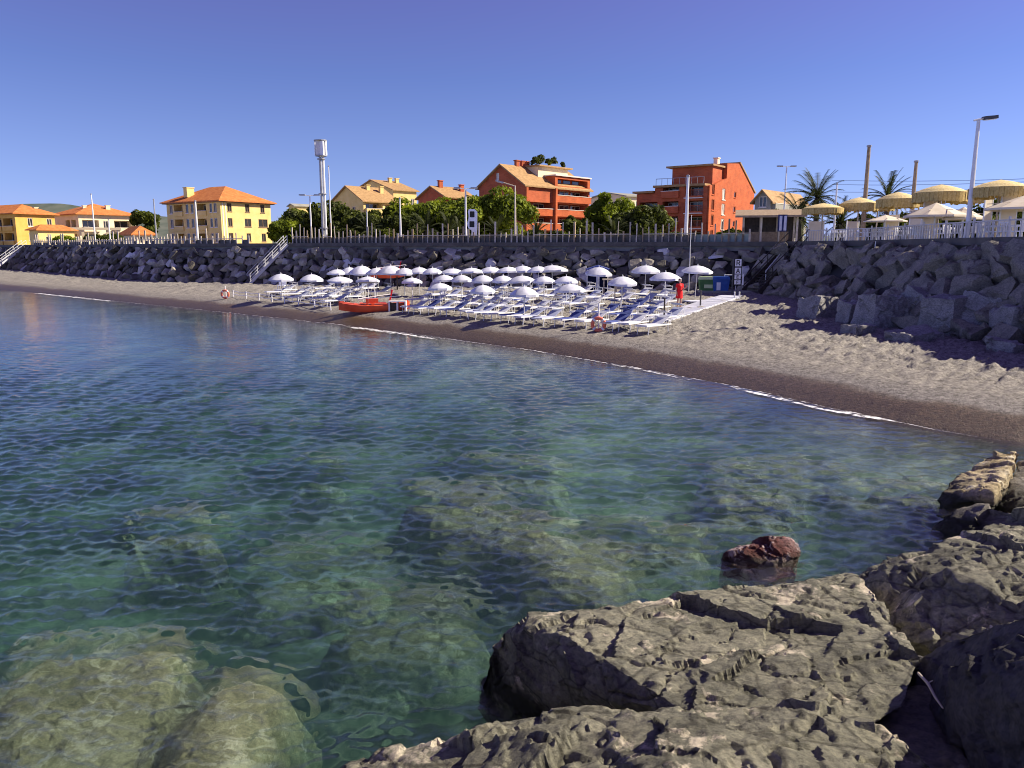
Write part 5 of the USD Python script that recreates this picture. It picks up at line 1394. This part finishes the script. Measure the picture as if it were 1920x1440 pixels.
for k, (px, yt, yr, w, row) in enumerate(LIST):
    ds = np.linspace(30, 80, 1200)
    pr = np.array([D(px, yr, q) for q in ds])
    diff = pr[:, 2] - sand_base(pr[:, 0], pr[:, 1])
    tgt = {'b': 1.75, 'r2': 1.62, 'r3': 1.45}[row]
    i = np.argmax(diff < tgt)
    p = pr[i]; d = ds[i]; gz = p[2] - diff[i]
    R = w / FPX * d / 2 * .92; rise = max(.22, (yr - yt) / FPX * d - .13)
    j = UR[row]; UR[row] += 1
    lab = f'white beach umbrella, {ORD[j]} from the left in the {ROWN[row]}'
    if px == 1120: lab = 'lavender white umbrella with turquoise panel above the dark blue cabin'
    t = thing('beach_umbrella', lab, 'beach umbrella', (p[0], d, gz - .1), r.uniform(0, .7), 'white umbrellas on the beach')
    t.GetAttribute('xformOpOrder').Set(list(t.GetAttribute('xformOpOrder').Get()) + ['xformOp:rotateX']); UsdGeom.Xformable(t).GetPrim().CreateAttribute('xformOp:rotateX', Sdf.ValueTypeNames.Float).Set(float(r.normal(0, 3.5)))
    zr = diff[i] + .1
    obj('pole', MB().bar((0, 0, 0), (0, 0, zr + rise), .028, sides=7), M['metal_white'], t)
    obj('canopy', canopy(R, zr, rise, .12), M['canvas_white'], t, smooth=25)
    for q in range(8): obj('rib', MB().bar((0, 0, zr + rise * .9 - .05), (R * .96 * math.cos(q * math.pi / 4), R * .96 * math.sin(q * math.pi / 4), zr - .03), .008, sides=4), M['metal_grey'], t)
    obj('finial', MB().lathe([(0, zr + rise + .12), (.025, zr + rise + .06), (.03, zr + rise - .02)], 8), M['metal_white'], t)
    UPOS.append((p[0], d))


# ------------------------------------------------------------------ sunbeds
def make_sunbed(label, loc, rz, blue):
    t = thing('sunbed', label, 'sunbed', loc, rz, 'sunbeds in rows on the beach')
    cm = M['canvas_' + blue]
    fr = MB()
    for s in (-1, 1): fr.beam((-.95, s * .31, .36), (.95, s * .31, .36), .045, .05)
    for x in (-.93, .25, .93): fr.beam((x, -.29, .355), (x, .29, .355), .04, .04)
    obj('frame', fr, M['white'], t)
    obj('canvas', MB().box(-.9, .24, -.285, .285, .39, .41), cm, t)
    bk = MB().beam((.27, 0, .42), (.92, 0, .74), .57, .02)
    obj('backrest', bk, cm, t)
    for x in (-.75, .7):
        for s in (-1, 1): obj('leg', MB().bar((x, s * .3, .34), (x + (.06 if x > 0 else -.06), s * .3, -.04), .022, sides=6), M['white'], t)
    for s in (-1, 1): obj('prop', MB().bar((.8, s * .28, .36), (.78, s * .28, .66), .014, sides=5), M['white'], t)
    for s in (-1, 1): obj('hood_post', MB().bar((.9, s * .3, .37), (.98, s * .3, .92), .013, sides=5), M['white'], t)
    obj('hood', MB().beam((.95, 0, .86), (.52, 0, .98), .6, .015), cm, t)
    return t


a, b = ground(655, 590)[:2], ground(1215, 640)[:2]
u = (b - a) / np.linalg.norm(b - a); vv_ = np.array([-u[1], u[0]])
LBED = np.linalg.norm(b - a)
protos = {}
beds = 0
rows = [(2.1, 1.25, 0), (5.0, 1.3, .5), (8.0, 1.4, .2), (11.2, 1.5, .6), (14.6, 1.6, .1)]
NROW = ['nearest the water', 'second from the water', 'third from the water', 'fourth from the water', 'farthest from the water']
r = np.random.default_rng(90)
BO = (ground(700, 583)[:2], 3.2)
for ri, (off, sp, sh) in enumerate(rows):
    k = 0
    for q in np.arange(-1.0 + sh, LBED + ri * 1.2 - 1.0, sp):
        c = a + u * (q + r.normal(0, .1)) + vv_ * (off + r.normal(0, .18))
        if np.linalg.norm(c - BO[0]) < BO[1]: continue
        gx = sand_base(c[0], c[1])
        if gx < .42: continue
        pxx = 960 + c[0] / c[1] * FPX / math.cos(PITCH)
        if pxx > 1262 or pxx < 600: continue
        if r.random() < .08: continue
        blue = (1120 < pxx < 1180 and ri < 3) or (1030 < pxx < 1085 and ri < 3 and r.random() < .7) or r.random() < .10
        rz = math.atan2(vv_[1], vv_[0]) + r.normal(0, .07)
        k += 1
        blue = 'blue' if blue else ('grey' if r.random() < .5 else 'white')
        lab = f'{blue if blue != "grey" else "grey-blue"} canvas sunbed, {ORD[k - 1]} from the left in the row {NROW[ri]}'
        loc = (c[0], c[1], gx + .03)
        if blue not in protos: protos[blue] = make_sunbed(lab, loc, rz, blue)
        else: dup(protos[blue], 'sunbed', lab, 'sunbed', loc, rz, 'sunbeds in rows on the beach')
# low group at the left, near the water
k = 0
for px, py in [(520, 556), (536, 552), (548, 560), (566, 556), (580, 564), (598, 560), (604, 569), (618, 564), (628, 574), (640, 566), (560, 566), (650, 556), (668, 551), (690, 549), (630, 553), (606, 549), (715, 556), (660, 566)]:
    g = ground(px, py)
    k += 1
    dup(protos['grey' if k % 2 else 'white'], 'sunbed', f'{"grey-blue" if k % 2 else "white"} canvas sunbed at the left end near the water, {ORD[k - 1]} of the low group', 'sunbed', (g[0], g[1], g[2] + .03), math.atan2(vv_[1], vv_[0]) + r.normal(0, .15), 'sunbeds in rows on the beach')
# white rope barrier at the left of the beds
f4 = thing('rope_barrier', 'low white rope and post barrier on the sand left of the sunbeds', 'barrier')
pp_ = [ground(x, y) for x, y in ((438, 557), (462, 560), (486, 563), (510, 566), (534, 569), (560, 572), (590, 577), (620, 582))]
for k, g in enumerate(pp_):
    obj('post', MB().bar(g + [0, 0, -.05], g + [0, 0, .55], .04, sides=7), M['white'], f4)
    if k:
        for z in (.5, .25): obj('rope', MB().tube([pp_[k - 1] + [0, 0, z], (pp_[k - 1] + g) / 2 + [0, 0, z - .06], g + [0, 0, z]], .025, 6), M['white'], f4)
g = ground(529, 552)
t = thing('lifeguard_seat', 'small white stepped chair on the sand under the leftmost umbrella', 'chair', g)
obj('seat', MB().box(-.3, .3, -.3, .3, .7, .76), M['white'], t); obj('backrest', MB().box(-.3, .3, .26, .31, .76, 1.3), M['white'], t)
for sx in (-1, 1):
    for sy in (-1, 1): obj('leg', MB().bar((sx * .25, sy * .25, .7), (sx * .34, sy * .34, -.03), .03, sides=6), M['white'], t)


# ------------------------------------------------------------------ rescue boats
def hull(L, w, h):
    m = MB(); xs_ = np.linspace(-1, 1, 17); sec = []
    for x in xs_:
        ww = w * (1 - abs(x) ** 3.2) ** .8 + .01; up = .16 * x * x * h / .3
        top = h + up; bot = .42 * h * abs(x) ** 3
        sec.append([(x * L / 2, -ww, top), (x * L / 2, -ww * .92, (top + bot) / 2), (x * L / 2, 0, bot), (x * L / 2, ww * .92, (top + bot) / 2), (x * L / 2, ww, top), (x * L / 2, 0, top + .03)])
    v = np.array(sec).reshape(-1, 3); n = 6
    i, j = np.meshgrid(np.arange(16), np.arange(n), indexing='ij'); j2 = (j + 1) % n
    f = np.vstack([np.stack([i * n + j, (i + 1) * n + j, (i + 1) * n + j2], -1).reshape(-1, 3), np.stack([i * n + j, (i + 1) * n + j2, i * n + j2], -1).reshape(-1, 3)])
    f = np.vstack([f, [[0, k, k + 1] for k in range(1, 5)], [[16 * n, 16 * n + k + 1, 16 * n + k] for k in range(1, 5)]])
    return m.add(v, f)


def rescue_boat(label, loc, rz, L=4.3, sc=1.0):
    t = thing('rescue_boat', label, 'rowing boat', loc, rz)
    for s in (-1, 1):
        m = hull(L, .24, .42); v, f = m.get(); v[:, 1] += s * .52
        obj('hull', (v, f), M['red_boat'], t, smooth=35)
    for x in (-1.2, -.1, 1.0): obj('crossbeam', MB().box(x - .09, x + .09, -.62, .62, .455, .53), M['red_boat'], t)
    obj('deck', MB().box(-.9, .75, -.42, .42, .535, .57), M['red_boat'], t)
    obj('seat', MB().box(-.35, .25, -.35, .35, .573, .82), M['red_boat'], t)
    obj('seat_back', MB().beam((.95, 0, .55), (1.15, 0, 1.35), .5, .07), M['red_cloth'], t)
    for s in (-1, 1):
        obj('rowlock', MB().box(-.5, -.38, s * .55 - .05, s * .55 + .05, .5, .82), M['red_boat'], t)
        obj('oar', MB().bar((-.45, s * .55, .86), (1.1, s * 1.25, 1.02), .022, sides=6).bar((-.45, s * .55, .86), (-1.0, s * .2, .80), .022, sides=6).beam((1.1, s * 1.25, 1.02), (1.55, s * 1.45, 1.06), .15, .02), M['white'], t)
    return t


g = ground(702, 583)
rescue_boat('orange-red twin-hulled rescue rowing boat on the sand nearest the water', g - [0, 0, .04], math.radians(12), 4.4)
g = ground(728, 543)
o = rescue_boat('bright red rescue boat propped up among the umbrellas, farther from the water', g + [0, -.3, .98], math.radians(8), 2.9)
tr = thing('boat_rack', 'low dark wooden rack holding the bright red boat among umbrellas', 'rack', g + [0, -.3, .13], math.radians(8))
for x in (-.8, .8):
    obj('bearer', MB().box(x - .06, x + .06, -.9, .9, .88, .98), M['wood_dark'], tr)
    for s in (-.8, .8): obj('leg', MB().box(x - .05, x + .05, s - .05, s + .05, -.25, .876), M['wood_dark'], tr)
g = ground(746, 583)
t = thing('crate', 'small white and brown crate table in front of the orange-red boat', 'crate', g)
obj('top', MB().box(-.55, .55, -.3, .3, .58, .63), M['white'], t)
for x in (-.5, 0, .5): obj('leg', MB().box(x - .045, x + .045, -.26, .26, -.03, .576), M['white'], t)
obj('side_panel', MB().box(-.45, -.05, -.2, .2, 0, .5), M['wood_dark'], t)


# ------------------------------------------------------------------ lifebuoys
def lifebuoy(label, px, py, R, polez):
    g = ground(px, py)
    t = thing('lifebuoy_stand', label, 'lifebuoy', g, math.radians(-8))
    an = np.linspace(0, 2 * np.pi, 29); ph = np.linspace(0, 2 * np.pi, 11)
    rr_ = R * .29
    A, Bp = np.meshgrid(an[:-1], ph[:-1], indexing='ij')
    v = np.stack([(R + rr_ * np.cos(Bp)) * np.cos(A), rr_ * .9 * np.sin(Bp) - .12, (R + rr_ * np.cos(Bp)) * np.sin(A) + R * 1.25], -1).reshape(-1, 3)
    i, j = np.meshgrid(np.arange(28), np.arange(10), indexing='ij'); i2, j2 = (i + 1) % 28, (j + 1) % 10
    f = np.stack([i * 10 + j, i * 10 + j2, i2 * 10 + j2, i2 * 10 + j], -1).reshape(-1, 4)
    ring = obj('ring', (v, f), M['orange_ring'], t, smooth=True)
    for k in range(4):
        a = k * math.pi / 2 + .78
        s = MB().lathe([(rr_ * 1.06, -.05), (rr_ * 1.06, .05)], 12)
        vv, ff = s.get(); vv = vv[:, [0, 1, 2]]
        rot = np.array([[math.cos(a), 0, -math.sin(a)], [0, 1, 0], [math.sin(a), 0, math.cos(a)]])
        vv = vv @ rot.T + np.array([R * math.cos(a), -.12, R * math.sin(a) + R * 1.25])
        obj('band', (vv, ff), M['white'], ring)
    obj('pole', MB().bar((0, 0, -.2), (0, 0, polez), .035), M['white'], t)
    obj('hook', MB().bar((0, 0, R * 2.3), (0, -.2, R * 2.3), .02, sides=5), M['metal_grey'], t)
    return t


lifebuoy('orange lifebuoy hanging on a white post at the right end of the sunbeds', 1122, 622, .29, 1.35)
lifebuoy('far orange lifebuoy on a post at the left of the beach', 424, 560, .29, 1.0)

# ------------------------------------------------------------------ walkway, cabin, bins, posts
A, Bq = ground(1228, 603), ground(1375, 556)
n = 26
wk = thing('walkway', 'pale walkway of flat slabs leading over the sand to the stairs', 'walkway')
dv = (Bq - A)[:2]; dv_n = dv / np.linalg.norm(dv); sd = np.array([-dv_n[1], dv_n[0]])
for k in range(n):
    c = A[:2] + dv * (k + .5) / n
    zc = sand_base(c[0], c[1]) + .06
    h2 = np.linalg.norm(dv) / n / 2 * .93
    p0, p1 = c - sd * .75, c + sd * .75
    obj('slab', MB().beam(np.append(p0, zc), np.append(p1, zc + .001), h2 * 2, .07), M['mat_pale'], wk)
for px, py, L_, rz, lab in ((1205, 601, 2.2, .35, 'pale blue beach mat lying on the sand right of the orange lifebuoy'), (1330, 566, 3.0, .2, 'bluish mat spread beside the slab walkway near the bins')):
    g = ground(px, py)
    o = thing('beach_mat', lab, 'mat', g, rz)
    obj('mat', MB().box(-L_ / 2, L_ / 2, -.6, .6, .02, .09), M['canvas_teal'] if 0 else M['mat_pale'], o)
g = ground(1385, 549)
o = thing('platform', 'pale concrete landing at the foot of the dark stairs', 'platform', (g[0], g[1] + .8, g[2]), -.12)
obj('slab', MB().box(-2.6, 2.4, -1.0, 1.0, -.1, .14), M['concrete'], o)

g = ground(1120, 549)
t = thing('beach_cabin', 'dark blue canvas changing cabin with open front under the lavender umbrella', 'cabin', g, -.12)
for s in (-1, 1): obj('side_wall', MB().box(s * .72 - .02, s * .72 + .02, -.6, .6, -.05, 1.7), M['navy'], t)
obj('back_wall', MB().box(-.70, .70, .58, .62, -.05, 1.7), M['navy'], t)
obj('roof', MB().prism([(-.85, 1.70), (.85, 1.70), (.85, 1.76), (0, 2.02), (-.85, 1.76)], -.7, .7), M['canvas_blue'], t)
for s in (-1, 1): obj('pole', MB().bar((s * .74, -.64, -.05), (s * .74, -.64, 1.7), .03, sides=6), M['white'], t)
obj('curtain', MB().box(-.1, .15, -.5, -.46, 0, 1.6), M['canvas_white'], t)
g = ground(1150, 551)
t = thing('table', 'yellowish wooden table on posts beside the dark blue cabin', 'table', g, -.1)
obj('tabletop', MB().box(-.8, .8, -.4, .4, 1.0, 1.06), M['wood_pale'], t)
for x in (-.7, .2, .7):
    for y in (-.33, .33): obj('leg', MB().box(x - .05, x + .05, y - .05, y + .05, -.05, .996), M['wood_pale'], t)
g = ground(1173, 549)
t = thing('box', 'white box with a dark round emblem next to the wooden table', 'box', g)
obj('body', MB().box(-.32, .32, -.25, .25, -.04, .95), M['white'], t)
v, f = MB().lathe([(0, .0), (.17, .0), (.17, .02), (0, .02)], 20).get()
obj('emblem', (np.stack([v[:, 0], -.253 - v[:, 2], v[:, 1] + .58], -1), f[:, ::-1]), M['ink'], t)

for px, w, h_, lab, bm, lm, nm in ((1326, .62, 1.15, 'green bin with pale lime lid next to the blue bin', 'green_bin', 'lime', 'bin'), (1350, .58, 1.15, 'blue bin between the green bin and the signboard', 'blue_bin', 'blue_bin', 'bin')):
    g = ground(px, 549)
    t = thing('waste_bin', lab, 'bin', (g[0], g[1], g[2]), -.1)
    bp = m3.Manifold.hull_points(np.array([(sx * w * .84, sy * .33, .08) for sx in (-1, 1) for sy in (-1, 1)] + [(sx * w, sy * .4, h_ * .82) for sx in (-1, 1) for sy in (-1, 1)], float))
    obj('body', bp, M[bm], t)
    obj('lid', m3.Manifold.hull_points(np.array([(sx * w * 1.04, sy * .43, h_ * .82 + .004) for sx in (-1, 1) for sy in (-1, 1)] + [(sx * w * .95, sy * .38, h_) for sx in (-1, 1) for sy in (-1, 1)], float)), M[lm], t)
    for s in (-1, 1): obj('wheel', MB().bar((s * w * .7 - .04, .38, .1), (s * w * .7 + .04, .38, .1), .1, sides=10), M['ink'], t)
    if bm == 'green_bin': obj('label_plate', MB().box(-.3, .3, -.42, -.40, .35, .6), M['lime'], t)
    else: obj('label_plate', MB().box(-.32, -.05, -.42, -.40, .2, .75), M['white'], t)
g = ground(1368, 549)
t = thing('frame_rack', 'white tubular rack between the blue bin and the black signboard', 'rack', g)
for x in (-.4, .4): obj('upright', MB().bar((x, 0, -.05), (x, 0, 1.3), .035, sides=6), M['white'], t)
obj('crossbar', MB().bar((-.4, 0, 1.25), (.6, 0, 1.25), .035, sides=6), M['white'], t)
obj('bag', m3.Manifold.sphere(.26, 20).scale((1, .8, 1)).translate((.15, 0, .65)), M['ink'], t)

g = ground(1381, 553); d = g[1]
t = thing('signboard', 'tall narrow black signboard with white lettered plates at the walkway', 'sign', g)
zt = D(1381, 486, d)[2] - g[2]; zb = D(1381, 533, d)[2] - g[2]
obj('board', MB().box(-.28, .28, 0, .06, zb - .1, zt + .05), M['ink'], t)
obj('post', MB().box(-.34, -.285, -.02, .08, -.1, zt), M['metal_dark'], t)
hh = zt - zb
for k, (z0, z1, ch) in enumerate(((.72, 1.0, 'R'), (.42, .66, 'A'), (.20, .39, 'E'), (.0, .17, 'F'))):
    pl_ = obj('plate', MB().box(-.2, .22, -.02, -.003, zb + z0 * hh, zb + z1 * hh), M['white'], t)
    tm = meshkit.text_mesh(ch, (z1 - z0) * hh * .72, .006, bold=True)
    v = np.array(tm.vertices); wd = v[:, 0].max() - v[:, 0].min()
    v = np.stack([v[:, 0] - v[:, 0].min() - wd / 2 + .01, -.023 - v[:, 2], v[:, 1] + zb + (z0 + (z1 - z0) * .14) * hh], -1)
    obj('letter', (v, np.array(tm.faces)), M['ink'], pl_)
obj('side_strip', MB().box(.34, .44, 0, .04, zb - .05, zb + hh * .40), M['white'], t)
for k, (px, yt, yb, mat, rr_, lab) in enumerate(((1245, 560, 600, 'wood_dark', .05, 'dark thin post at the near end of the slab walkway'), (1313, 545, 576, 'metal_dark', .05, 'dark post halfway along the slab walkway'), (1291, 404, 548, 'metal_white', .035, 'tall slim white flagpole rising through the rightmost umbrella'),
                                             (1152, 532, 584, 'wood_pale', .04, 'thin yellowish pole between the sunbeds and the blue cabin'), (1246, 530, 580, 'metal_white', .03, 'thin white pole left of the person in red'), (703, 518, 560, 'white', .035, 'thin white pole left of the orange-red boat'),
                                             (672, 520, 548, 'white', .03, 'thin white pole among umbrellas at left'), (1377, 548, 561, 'white', .05, 'short white peg below the black signboard'), (1386, 548, 561, 'white', .05, 'second short white peg below the black signboard'))):
    g = ground(px, yb); h_ = D(px, yt, g[1])[2] - g[2]
    o = thing('post', lab, 'post', g)
    obj('shaft', MB().bar((0, 0, -.2), (0, 0, h_), rr_, rr_ * .8), M[mat], o)
    obj('cap', MB().lathe([(0, h_ + .04), (rr_, h_ + .02), (rr_, h_ - .03), (0, h_ - .03)], 8), M[mat], o)
# drain pipe on the right rock wall
p = wall_top(1647, -.9)
o = thing('pipe', 'thin white pipe hanging down the top of the right rock wall', 'pipe', (p[0] - .35, p[1] - .25, PROM - 1.25))
obj('tube', MB().bar((0, 0, 0), (.1, .1, 1.35), .035), M['metal_white'], o)


# ------------------------------------------------------------------ the person in red
def chain(pts, rad):
    out = []
    for (p, q), (a, b) in zip(zip(pts[:-1], pts[1:]), zip(rad[:-1], rad[1:])):
        out.append(m3.Manifold.batch_hull([m3.Manifold.sphere(a, 20).translate(tuple(map(float, p))), m3.Manifold.sphere(b, 20).translate(tuple(map(float, q)))]))
    return out


def ball(c, s, n=24):
    return m3.Manifold.sphere(1.0, n).scale(tuple(map(float, s))).translate(tuple(map(float, c)))


g = ground(1273, 579)
t = thing('person', 'person in a knee-length red dress standing on the walkway, forearm raised', 'person', g + [0, 0, .05], math.radians(20))
ps = []
for s in (-1, 1):
    ps += chain([(s * .095, 0, .90), (s * .10, -.01, .50), (s * .10, .02, .09)], [.088, .058, .038])
    ps += chain([(s * .10, .03, .05), (s * .115, -.06, .035), (s * .12, -.16, .025)], [.042, .038, .026])
ps += chain([(0, 0, .92), (0, .01, 1.10), (0, 0, 1.28)], [.14, .115, .125])
ps += chain([(-.15, 0, 1.34), (.15, 0, 1.34)], [.062, .062]) + chain([(0, .01, 1.34), (0, 0, 1.47)], [.06, .052])
ps += [ball((0, -.005, 1.57), (.077, .092, .112)), ball((0, -.095, 1.555), (.014, .02, .02)), ball((0, -.06, 1.50), (.04, .035, .03))]
for s in (-1, 1): ps.append(ball((s * .08, .005, 1.565), (.012, .022, .03)))
armR = [(.17, 0, 1.35), (.24, .0, 1.08), (.29, -.20, 1.19)]
armL = [(-.17, 0, 1.35), (-.22, .02, 1.08), (-.20, -.05, .84)]
ps += chain(armR, [.05, .04, .028]) + chain(armL, [.05, .04, .028])
for (w_, dr_, dn) in ((armR[2], np.array([.15, -.75, .65]), np.array([-1, 0, 0.0])), (armL[2], np.array([.0, -.15, -1.0]), np.array([1, 0, 0.0]))):
    dr_ = dr_ / np.linalg.norm(dr_); w_ = np.array(w_); sdv = np.cross(dr_, dn); sdv /= np.linalg.norm(sdv)
    ps += [m3.Manifold.batch_hull([ball(w_, (.026,) * 3, 12)] + [ball(w_ + dr_ * .085 + sdv * q, (.013,) * 3, 12) for q in (-.03, .03)])]
    for q, l_ in ((-.031, .062), (-.011, .075), (.010, .070), (.030, .055)):
        k0 = w_ + dr_ * .088 + sdv * q; k1 = k0 + dr_ * l_ * .55 + dn * .008; k2 = k1 + dr_ * l_ * .4 + dn * .022
        ps += chain([k0 - dr_ * .02, k0, k1, k2], [.010, .0095, .0085, .0075])
    th = w_ + dr_ * .03 - sdv * .026
    ps += chain([th, th - sdv * .03 + dr_ * .03, th - sdv * .035 + dr_ * .06 + dn * .015], [.012, .0105, .0085])
bm = m3.Manifold.batch_boolean(ps, m3.OpType.Add).refine_to_length(.03)
v, f = man_arr(bm)
tt = trimesh.Trimesh(v, f, process=True); trimesh.smoothing.filter_taubin(tt, iterations=4)
obj('body', (np.array(tt.vertices), np.array(tt.faces)), M['skin'], t, smooth=True)
an = np.linspace(0, 2 * np.pi, 33)[:-1]
prof = [(.56, .215, .17), (.62, .21, .165), (.80, .20, .155), (.93, .185, .152), (1.10, .148, .13), (1.25, .168, .14), (1.34, .185, .105), (1.40, .12, .085), (1.42, .075, .07)]
vs = []
for z, rx, ry in prof:
    fold = 1 + .05 * np.sin(an * 7 + z * 3) * max(0, (1.0 - z)) * 2
    vs.append(np.stack([rx * fold * np.cos(an), ry * fold * np.sin(an), np.full(32, z)], -1))
v = np.vstack(vs); i, j = np.meshgrid(np.arange(len(prof) - 1), np.arange(32), indexing='ij'); j2 = (j + 1) % 32
dress = MB().add(v, np.stack([i * 32 + j, i * 32 + j2, (i + 1) * 32 + j2, (i + 1) * 32 + j], -1).reshape(-1, 4)[:, [0, 1, 2]]).add(v, np.stack([i * 32 + j, (i + 1) * 32 + j2, (i + 1) * 32 + j], -1).reshape(-1, 3))
for s, arm in ((1, armR), (-1, armL)):
    a_, b_ = np.array(arm[0]), np.array(arm[1])
    dress.add(*tube_arr([a_ + [-s * .03, 0, .02], a_, a_ + (b_ - a_) * .65], [.07, .068, .062], 14))
obj('dress', dress, M['red_cloth'], t, smooth=50)
hr = m3.Manifold.batch_boolean([ball((0, .012, 1.60), (.09, .098, .10)), ball((0, .05, 1.52), (.08, .06, .11))], m3.OpType.Add) - cubem(-.2, .2, -.3, -.035, 1.3, 1.625)
obj('hair', hr, M['hair'], t, smooth=50)
for s in (-1, 1):
    obj('eye', ball((s * .03, -.083, 1.575), (.012, .008, .007), 12), M['ink'], t)
    obj('shoe', m3.Manifold.batch_hull([ball((s * .10, .035, .03), (.048, .05, .032), 16), ball((s * .12, -.17, .022), (.044, .05, .026), 16)]), M['ink'], t)
obj('mouth', ball((0, -.088, 1.515), (.022, .006, .005), 12), M['red_cloth'], t)
